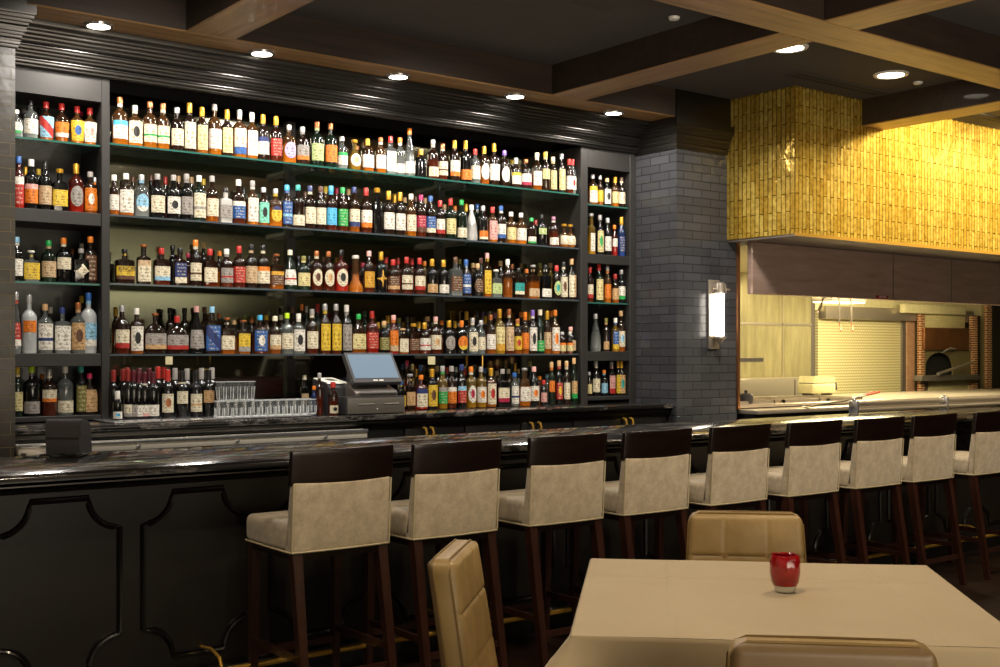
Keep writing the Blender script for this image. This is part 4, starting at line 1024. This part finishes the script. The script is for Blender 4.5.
# ================================================================ BAR STOOLS
def curved_slab(x0, x1, z0, z1, y0, thick, curve, lean, n=12, top_arc=0, tk_top=None, bev=.006, ztop_fn=None):
    """upright slab curved in plan; y grows towards the ends; lean moves the top backwards"""
    bm = BM(); nz = 6; tk_top = tk_top or thick
    def pt(i, j, back):
        u = i/n*2-1; x = x0+(x1-x0)*i/n; v = j/nz
        zt = z1+(ztop_fn(u) if ztop_fn else 0); z = z0+(zt-z0)*v
        th = thick+(tk_top-thick)*v
        y = y0+curve*u*u-lean*v+(0 if back else th); return bm.verts.new((x, y, z))
    bk = [[pt(i, j, True) for i in range(n+1)] for j in range(nz+1)]; ft = [[pt(i, j, False) for i in range(n+1)] for j in range(nz+1)]
    for g in (bk, ft):
        for a, b in zip(g, g[1:]):
            for i in range(n): bm.faces.new((a[i], a[i+1], b[i+1], b[i]))
    for j in range(nz):
        bm.faces.new((bk[j][0], bk[j+1][0], ft[j+1][0], ft[j][0])); bm.faces.new((bk[j][n], ft[j][n], ft[j+1][n], bk[j+1][n]))
    for i in range(n):
        bm.faces.new((bk[0][i], ft[0][i], ft[0][i+1], bk[0][i+1])); bm.faces.new((bk[nz][i], bk[nz][i+1], ft[nz][i+1], ft[nz][i]))
    if bev:
        bmesh.ops.recalc_face_normals(bm, faces=bm.faces[:])
        es = [e for e in bm.edges if len(e.link_faces) == 2 and e.calc_face_angle() > .8]
        bmesh.ops.bevel(bm, geom=es, offset=bev, segments=3, affect='EDGES', profile=.5)
    return bm
def make_stool():
    t = thing('bar_stool', 'x', 'bar stool')
    seat = box(BM(), -.228, .228, .02, .44, .677, .79, bev=.026, seg=4)
    for v in seat.verts:
        if v.co.z > .77: v.co.z += .012*(1-(v.co.x/.23)**2)
    obj('seat', seat, M['suede'], t, angle=60)
    obj('backrest', curved_slab(-.228, .228, .677, .955, 0, .060, .012, .018, tk_top=.034, bev=.010, ztop_fn=lambda u: .006*u*u), M['suede'], t, angle=50)
    obj('crest_rail', curved_slab(-.236, .240,   .948, 1.085, -.013, .026, .015, .016, bev=.003, ztop_fn=lambda u: .006+.002*u), M['crestwood'], t, angle=50)
    w = BM(); r = .0045
    def yb(u): return .012*u*u-.003
    pts = [(-.228, .43, .681)]+[(-.230, .2, .679), (-.230, .02, .679)]+[(-.228+.456*i/8, yb(i/4-1), .679) for i in range(9)]+[(.230, .2, .679), (.228, .43, .681)]
    tube(w, pts, r, 6)
    tube(w, [(-.2275, yb(-1)-.001, .682), (-.2275, yb(-1)-.018, .955)], .0035, 6); tube(w, [(.2275, yb(1)-.001, .682), (.2275, yb(1)-.018, .955)], .0035, 6)
    obj('piping', w, M['pipe'], t)
    ap = BM(); box(ap, -.215, .215, .015, .04, .645, .677); box(ap, -.215, .215, .40, .425, .645, .677); box(ap, -.215, -.19, .04, .40, .645, .677); box(ap, .19, .215, .04, .40, .645, .677)
    obj('seat_frame', ap, M['crestwood'], t)
    L = {}
    for sx_ in (-1, 1):
        obj('leg', bar(BM(), (sx_*.20, .035, .677), (sx_*.205, -.075, 0), .044, .030, .044, .034), M['stoolwood'], t)
        obj('leg', bar(BM(), (sx_*.20, .405, .677), (sx_*.20, .42, 0), .042, .030), M['stoolwood'], t)
        obj('stretcher', bar_h((sx_*.203, -.035, .25), (sx_*.20, .413, .25), .018, .028), M['stoolwood'], t)
    obj('stretcher', bar_h((-.2, .415, .20), (.2, .415, .20), .022, .03), M['stoolwood'], t)
    obj('stretcher', bar_h((-.2, -.045, .18), (.2, -.045, .18), .018, .028), M['stoolwood'], t)
    return t
def bar_h(p0, p1, w, h):
    p0, p1 = Vector(p0), Vector(p1); d = (p1-p0).normalized(); s = Vector((-d.y, d.x, 0))*w/2; bm = BM(); u = Vector((0, 0, h/2))
    A = [bm.verts.new(p0+a*s+b*u) for a, b in ((-1, -1), (1, -1), (1, 1), (-1, 1))]; C = [bm.verts.new(p1+a*s+b*u) for a, b in ((-1, -1), (1, -1), (1, 1), (-1, 1))]
    for k in range(4): bm.faces.new((A[k], A[(k+1) % 4], C[(k+1) % 4], C[k]))
    bm.faces.new(A[::-1]); bm.faces.new(C); return bm
proto = make_stool()
WHERE = ['nearest stool at the left end of the row', 'second stool from the left end of the row', 'third from left, above the left dining chair\'s right', 'fourth from left in the row',
         'fifth from left, just left of the far tan chair', 'sixth from left, behind the far tan chair', 'seventh from left in the row', 'second from the right edge of the photo', 'cut off by the right edge of the photo']
for i, px in enumerate((290, 412, 529.5, 624, 711, 789, 857, 914, 975)):
    o = proto if i == 0 else copy_thing(proto)
    o.location = (PX(px, 4.2)+.248, 4.215, 0)
    o.rotation_euler = (0, 0, math.radians((0, .5, -.5, 0, .6, 0, -.4, 0, 1.5)[i]))
    o['label'] = 'beige suede bar stool with dark top rail, ' + ['leftmost of the row, nearest the camera', 'second from left', 'third from left', 'fourth from left', 'fifth from left', 'sixth from left', 'seventh from left', 'eighth from left', 'ninth, cut by the right edge'][i]
    o['group'] = 'bar stools lined up along the bar'

# ================================================================ TABLE
TA = math.atan2(-.712, .764)-.028           # heading of the table's edge
TC = Vector((2.765, 2.27, 0)); TS = .57; TZ = .76
t = thing('dining_table', 'square dining table hidden under the tan cloth in the foreground', 'table', TC, TA)
obj('table_top', B(-.55, .55, -.55, .55, TZ-.035, TZ-.004, bev=.004), M['crestwood'], t)
obj('pedestal', lathe(BM(), [(.05, .04), (.045, .1), (.04, .6), (.06, TZ-.036)], 20), M['steel_d'], t)
obj('base_plate', lathe(BM(), [(.28, 0), (.28, .012), (.06, .035), (.05, .045)], 28), M['steel_d'], t)
def cloth_bm():
    bm = BM(); n = 26; per = []     # perimeter with rounded corners
    r = .012
    for (cx, cy, a0) in ((TS-r, TS-r, 0), (-TS+r, TS-r, PI/2), (-TS+r, -TS+r, PI), (TS-r, -TS+r, 3*PI/2)):
        for k in range(5):
            a = a0+PI/2*k/4; per.append((cx+r*math.cos(a), cy+r*math.sin(a), math.cos(a), math.sin(a)))
        nx_ = {0: (-TS+r, TS), 1: (-TS, -TS+r), 2: (TS-r, -TS), 3: (TS, TS-r)}[[0, PI/2, PI, 3*PI/2].index(a0)]
        x0, y0 = per[-1][:2]; nm = per[-1][2:]
        for k in range(1, n): per.append((x0+(nx_[0]-x0)*k/n, y0+(nx_[1]-y0)*k/n, nm[0], nm[1]))
    m = len(per)
    def ring(scale, z, f): 
        out = []
        for i, (x, y, nx, ny) in enumerate(per):
            o, dz = f(i, x, y, nx, ny); out.append(bm.verts.new((x*scale+nx*o, y*scale+ny*o, z+dz)))
        return out
    def crease(x, y):
        return .006*math.exp(-((x+.30)/.006)**2)*(1 if abs(y) < .6 else 0)+.005*math.exp(-((y-.24)/.006)**2)+.004*math.exp(-((x-.36)/.005)**2)
    # top surface: dense grid so the pressed folds show
    N = 150; g = [[None]*(N+1) for _ in range(N+1)]
    for i in range(N+1):
        for j in range(N+1):
            x = (i/N*2-1)*(TS-.004); y = (j/N*2-1)*(TS-.004)
            ed = min(TS-abs(x), TS-abs(y)); g[i][j] = bm.verts.new((x, y, TZ+crease(x, y)*min(1, ed*12)+.0008*math.sin(x*9+y*4)))
    for i in range(N):
        for j in range(N): bm.faces.new((g[i][j], g[i+1][j], g[i+1][j+1], g[i][j+1]))
    rr = [ring(1, TZ-.001, lambda i, x, y, nx, ny: (-.003, .0008)), ring(1, TZ-.004, lambda i, x, y, nx, ny: (0, 0)), ring(1, TZ-.012, lambda i, x, y, nx, ny: (.002, 0))]
    for k in range(1, 13):
        v = k/12
        def f(i, x, y, nx, ny, v=v):
            s = (x if abs(ny) > .5 else y)/TS; c = min(1, max(0, (abs(s)-.72)/.28)); corner = 1 if abs(nx) > .05 and abs(ny) > .05 else c
            wave = math.sin(s*14+(1 if nx+ny > 0 else 2.2))*.012*v*(.4+.6*abs(s))+math.sin(s*31)*.005*v
            return .004+wave+(.20 if x < 0 and y < 0 else .05)*(1-math.exp(-v*3.0))*corner**3, 0
        rr.append(ring(1, TZ-.012-v*.52, f))
    for a, b in zip(rr, rr[1:]):
        for i in range(m): bm.faces.new((a[i], a[(i+1) % m], b[(i+1) % m], b[i]))
    return bm
cl = obj('tablecloth', cloth_bm(), M['cloth'], angle=70); cl.location = TC; cl.rotation_euler = (0, 0, TA)
tag(cl, 'tan tablecloth with pressed fold lines draped over the foreground table', 'tablecloth')
# candle glass
u = (785-500)/F; tt = (EYE-TZ)*F/(592-353); cx, cy = tt*(SF+CF*u), tt*(CF-SF*u)
t = thing('votive_holder', 'round red glass votive holder with a clear base on the tablecloth', 'candle holder', (cx, cy, TZ+.0015))
obj('clear_base', lathe(BM(), [(.024, 0), (.030, .002), (.034, .014), (.036, .02)], 24), plain('clear_base_glass', 'cfd2cc', .05, coat=1, metal=.5), t)
obj('red_bowl', lathe(BM(), [(.030, .012), (.041, .03), (.0455, .06), (.045, .09), (.0425, .108), (.040, .112), (.0375, .108), (.040, .07), (.034, .03), (.003, .025)], 32), M['red_glass'], t)
obj('candle', lathe(BM(), [(.019, .028), (.019, .045), (.002, .047)], 16), M['white'], t)

# ================================================================ DINING CHAIRS
def tuft_back(wb, wt, z0, z1, th, lean, us, vs):
    """padded backrest with seam grid on the front (+y)"""
    bm = BM(); N, Mz = 60, 60
    us = [0]+us+[1]; vs = [0]+vs+[1]
    def cell(a, S):
        for s0, s1 in zip(S, S[1:]):
            if s0 <= a <= s1: return (a-s0)/(s1-s0)
        return 0
    def P(i, j, front):
        u, v = i/N, j/Mz; w = wb+(wt-wb)*v
        r = .035                       # rounded top corners
        z = z0+(z1-z0)*v; x = (u-.5)*w
        if z > z1-r and abs(x) > w/2-r:
            dz = z-(z1-r); lim = w/2-r+math.sqrt(max(0, r*r-dz*dz)); x = math.copysign(min(abs(x), lim), x)
        e = min(u, 1-u)*w; et = min((1-v), 1)*(z1-z0)
        rd = 1-max(0, 1-e/.02)**2; rt = 1-max(0, 1-et/.02)**2
        tk = (th/2)*(.55+.45*min(rd, rt))
        y = -lean*v
        if front:
            a, b = cell(u, us), cell(v, vs)
            bulge = (min(1, math.sin(PI*a)*7)**.5)*(min(1, math.sin(PI*b)*7)**.5)+.35*math.sin(PI*a)*math.sin(PI*b); y += tk+.006*bulge-.006
            if min(a, 1-a) < .02 and 0 < u < 1 or min(b, 1-b) < .02 and 0 < v < 1: y -= .002
        else: y -= tk
        return bm.verts.new((x, y, z))
    ft = [[P(i, j, True) for i in range(N+1)] for j in range(Mz+1)]; bk = [[P(i, j, False) for i in range(N+1)] for j in range(Mz+1)]
    for g in (ft, bk):
        for a, b in zip(g, g[1:]):
            for i in range(N): bm.faces.new((a[i], a[i+1], b[i+1], b[i])).material_index = 1 if g is bk else 0
    for j in range(Mz):
        bm.faces.new((bk[j][0], bk[j+1][0], ft[j+1][0], ft[j][0])); bm.faces.new((bk[j][N], ft[j][N], ft[j+1][N], bk[j+1][N]))
    for i in range(N):
        bm.faces.new((bk[0][i], ft[0][i], ft[0][i+1], bk[0][i+1])); bm.faces.new((bk[Mz][i], bk[Mz][i+1], ft[Mz][i+1], ft[Mz][i]))
    return bm
CW_B, CW_T, CB0, CB1, CTH, CLN = .465, .412, .40, .883, .088, .075
def make_chair():
    t = thing('dining_chair', 'x', 'chair')
    obj('backrest', tuft_back(CW_B, CW_T, CB0, CB1, CTH, CLN, [.31, .69], [.36, .68]), [M['leather'], M['leather_back']], t, angle=60)
    # piping round front and rear edges
    pb = BM()
    for s in (1, -1):
        pts = []
        for k in range(9): v = k/8*.92; w = CW_B+(CW_T-CW_B)*v; pts.append((-w/2, -CLN*v+s*CTH*.27, CB0+(CB1-CB0)*v))
        w = CW_T; pts += [(-w/2+.012, -CLN*.97+s*CTH*.27, CB1-.012), (-w/2+.035, -CLN+s*CTH*.27, CB1), (0, -CLN+s*CTH*.27, CB1+.001), (w/2-.035, -CLN+s*CTH*.27, CB1), (w/2-.012, -CLN*.97+s*CTH*.27, CB1-.012)]
        for k in range(8, -1, -1): v = k/8*.92; w = CW_B+(CW_T-CW_B)*v; pts.append((w/2, -CLN*v+s*CTH*.27, CB0+(CB1-CB0)*v))
        tube(pb, pts, .0035, 6)
    obj('piping', pb, M['seam'], t)
    sm_ = BM()
    for u in (.31, .69):
        pts = []
        for k in range(13):
            v = .02+.965*k/12; w = CW_B+(CW_T-CW_B)*v; e = (1-v)*(CB1-CB0); rt = 1-max(0, 1-e/.02)**2
            pts.append(((u-.5)*w, -CLN*v+CTH/2*(.55+.45*rt)-.0055, CB0+(CB1-CB0)*v))
        tube(sm_, pts, .0022, 6)
    for v in (.36, .68):
        w = CW_B+(CW_T-CW_B)*v; tube(sm_, [((u-.5)*w, -CLN*v+CTH/2-.0055, CB0+(CB1-CB0)*v) for u in (.04, .2, .4, .6, .8, .96)], .0022, 6)
    obj('seam_stitching', sm_, M['seam'], t)
    s = box(BM(), -.235, .235, .03, .47, .385, .47, bev=.03, seg=4); obj('seat', s, M['leather'], t, angle=60)
    obj('seat_frame', B(-.215, .215, .0, .44, .35, .39), M['crestwood'], t)
    for sx_ in (-1, 1):
        obj('leg', bar(BM(), (sx_*.19, .02, .40), (sx_*.20, -.07, 0), .036, .026), M['stoolwood'], t)
        obj('leg', bar(BM(), (sx_*.19, .42, .36), (sx_*.195, .44, 0), .036, .026), M['stoolwood'], t)
    return t
# the origin is the foot of the backrest; +y faces the table
ax = Vector((math.cos(TA), math.sin(TA), 0)); ay = Vector((-math.sin(TA), math.cos(TA), 0))
c0 = make_chair()
def put(o, top, z, face, label):
    f = Vector(face).normalized(); base = Vector(top)+f*CLN
    o.location = (base.x, base.y, 0); o.rotation_euler = (0, 0, math.atan2(-f.x, f.y)); o['label'] = label; o['group'] = 'tan leather chairs round the table'
def W2(px, t): u = (px-500)/F; return Vector((t*(SF+CF*u), t*(CF-SF*u), 0))
put(c0, W2(745, 4.39), 0, -ay, 'tan leather dining chair with seamed squares on the far side of the table, facing us')
c1 = copy_thing(c0); put(c1, W2(831, 2.43), 0, ay, 'tan leather dining chair cut by the bottom edge of the photo, its back to us')
c2 = copy_thing(c0); put(c2, W2(453, 3.58), 0, Vector((ax.x, ax.y, 0))+Vector((-.03, .0, 0)), 'tan leather dining chair seen side-on at the left of the table')

# ================================================================ LIGHT AND CAMERA
WARM = (1, .80, .56)
def fill_downlight(x, y, e, label, s=2.3):  # added lamps outside the view that brighten the dining room
    downlight(x, y, CEIL, .11, label, 'added fill lights over the dining floor', e, s, color=WARM)
fill_downlight(2.1, 2.2, ROOM_W*1.0, 'added unseen fill light above the dining table')
fill_downlight(4.2, 2.6, ROOM_W*1.0, 'added unseen fill light above the middle of the room')
fill_downlight(.6, 3.0, ROOM_W*.8, 'added unseen fill light in front of the left end of the bar')
fill_downlight(7.0, 2.8, ROOM_W*1.2, 'added unseen fill light in front of the right half of the bar')
fill_downlight(9.6, 2.8, ROOM_W*1.2, 'added unseen fill light at the far right of the dining floor')
fill_downlight(-.5, .3, ROOM_W*.35, 'added unseen fill light behind the camera on the left')
fill_downlight(3.9, .1, ROOM_W*.35, 'added unseen fill light behind the camera on the right')
# added fill spots without fixtures, facing the bottles
for k, x in enumerate((2.2, 4.2, 6.2)):
    s = spot('bottle_fill', (x, 5.0, 3.42), FILL_W, 1.7, .8, (1, .94, .85), .12, (x+.3, 7.0, 1.3))
arealight('hood_light', (PX(845, 7.4), 7.2, 2.2), KIT_W, 1.2, .6, (1, .86, .48), (PX(845, 7.4), 7.4, 0))
arealight('kitchen_light', (PX(930, 7.0), 6.9, 2.25), KIT_W, 1.6, .5, (1, .86, .50), (PX(930, 7.6), 7.8, 0))
arealight('kitchen_light', (7.9, 7.2, 2.25), KIT_W*.5, .8, .6, (1, .86, .50), (7.9, 7.6, 0))
arealight('wall_wash', (4, -4.2, 2.2), WASH_W, 9, .3, (1, 1, .88), (4, -5.2, 3.3))  # added unseen light; the wall it brightens shows in the shelf mirror
ul = arealight('fill_uplight', (2.8, -1.6, .9), UP_W, 5, 2.2, (1, .86, .68), (3.6, .6, 3.5)); ul.data.spread = 2.1  # added unseen fill from below, brightens the beam undersides
# unseen spots without fixtures, washing the gold tiles
spot('gold_wash', (8.75, 4.65, 3.45), GOLD_W, 1.9, .5, (1, .82, .5), .08, (8.9, 5.75, 2.7))
spot('gold_wash', (10.4, 4.65, 3.45), GOLD_W*.8, 1.9, .5, (1, .82, .5), .08, (10.4, 5.75, 2.7))
spot('gold_wash', (7.3, 4.9, 2.9), GOLD_W*.0+1, 1.2, .5, (1, .82, .5), .08, (7.3, 5.75, 2.6))
w = bpy.data.worlds.new('dim_room'); scene.world = w; w.use_nodes = True
bg = w.node_tree.nodes['Background']; bg.inputs[0].default_value = (1, .78, .55, 1); bg.inputs[1].default_value = WORLD
cam = bpy.data.cameras.new('camera'); cam.lens = F*36/1000; cam.sensor_width = 36; cam.shift_y = (353-333.5)/1000
cam.clip_start = .05
co = bpy.data.objects.new('camera', cam); COL.objects.link(co); co.location = (0, 0, EYE)
co.rotation_euler = Vector((SF, CF, 0)).to_track_quat('-Z', 'Y').to_euler()
scene.camera = co
scene.view_settings.view_transform = 'Standard'; scene.view_settings.look = 'None'; scene.view_settings.exposure = EXPO; scene.view_settings.gamma = 1.0
scene.cycles.max_bounces = 8; scene.cycles.transmission_bounces = 8; scene.cycles.sample_clamp_indirect = 6
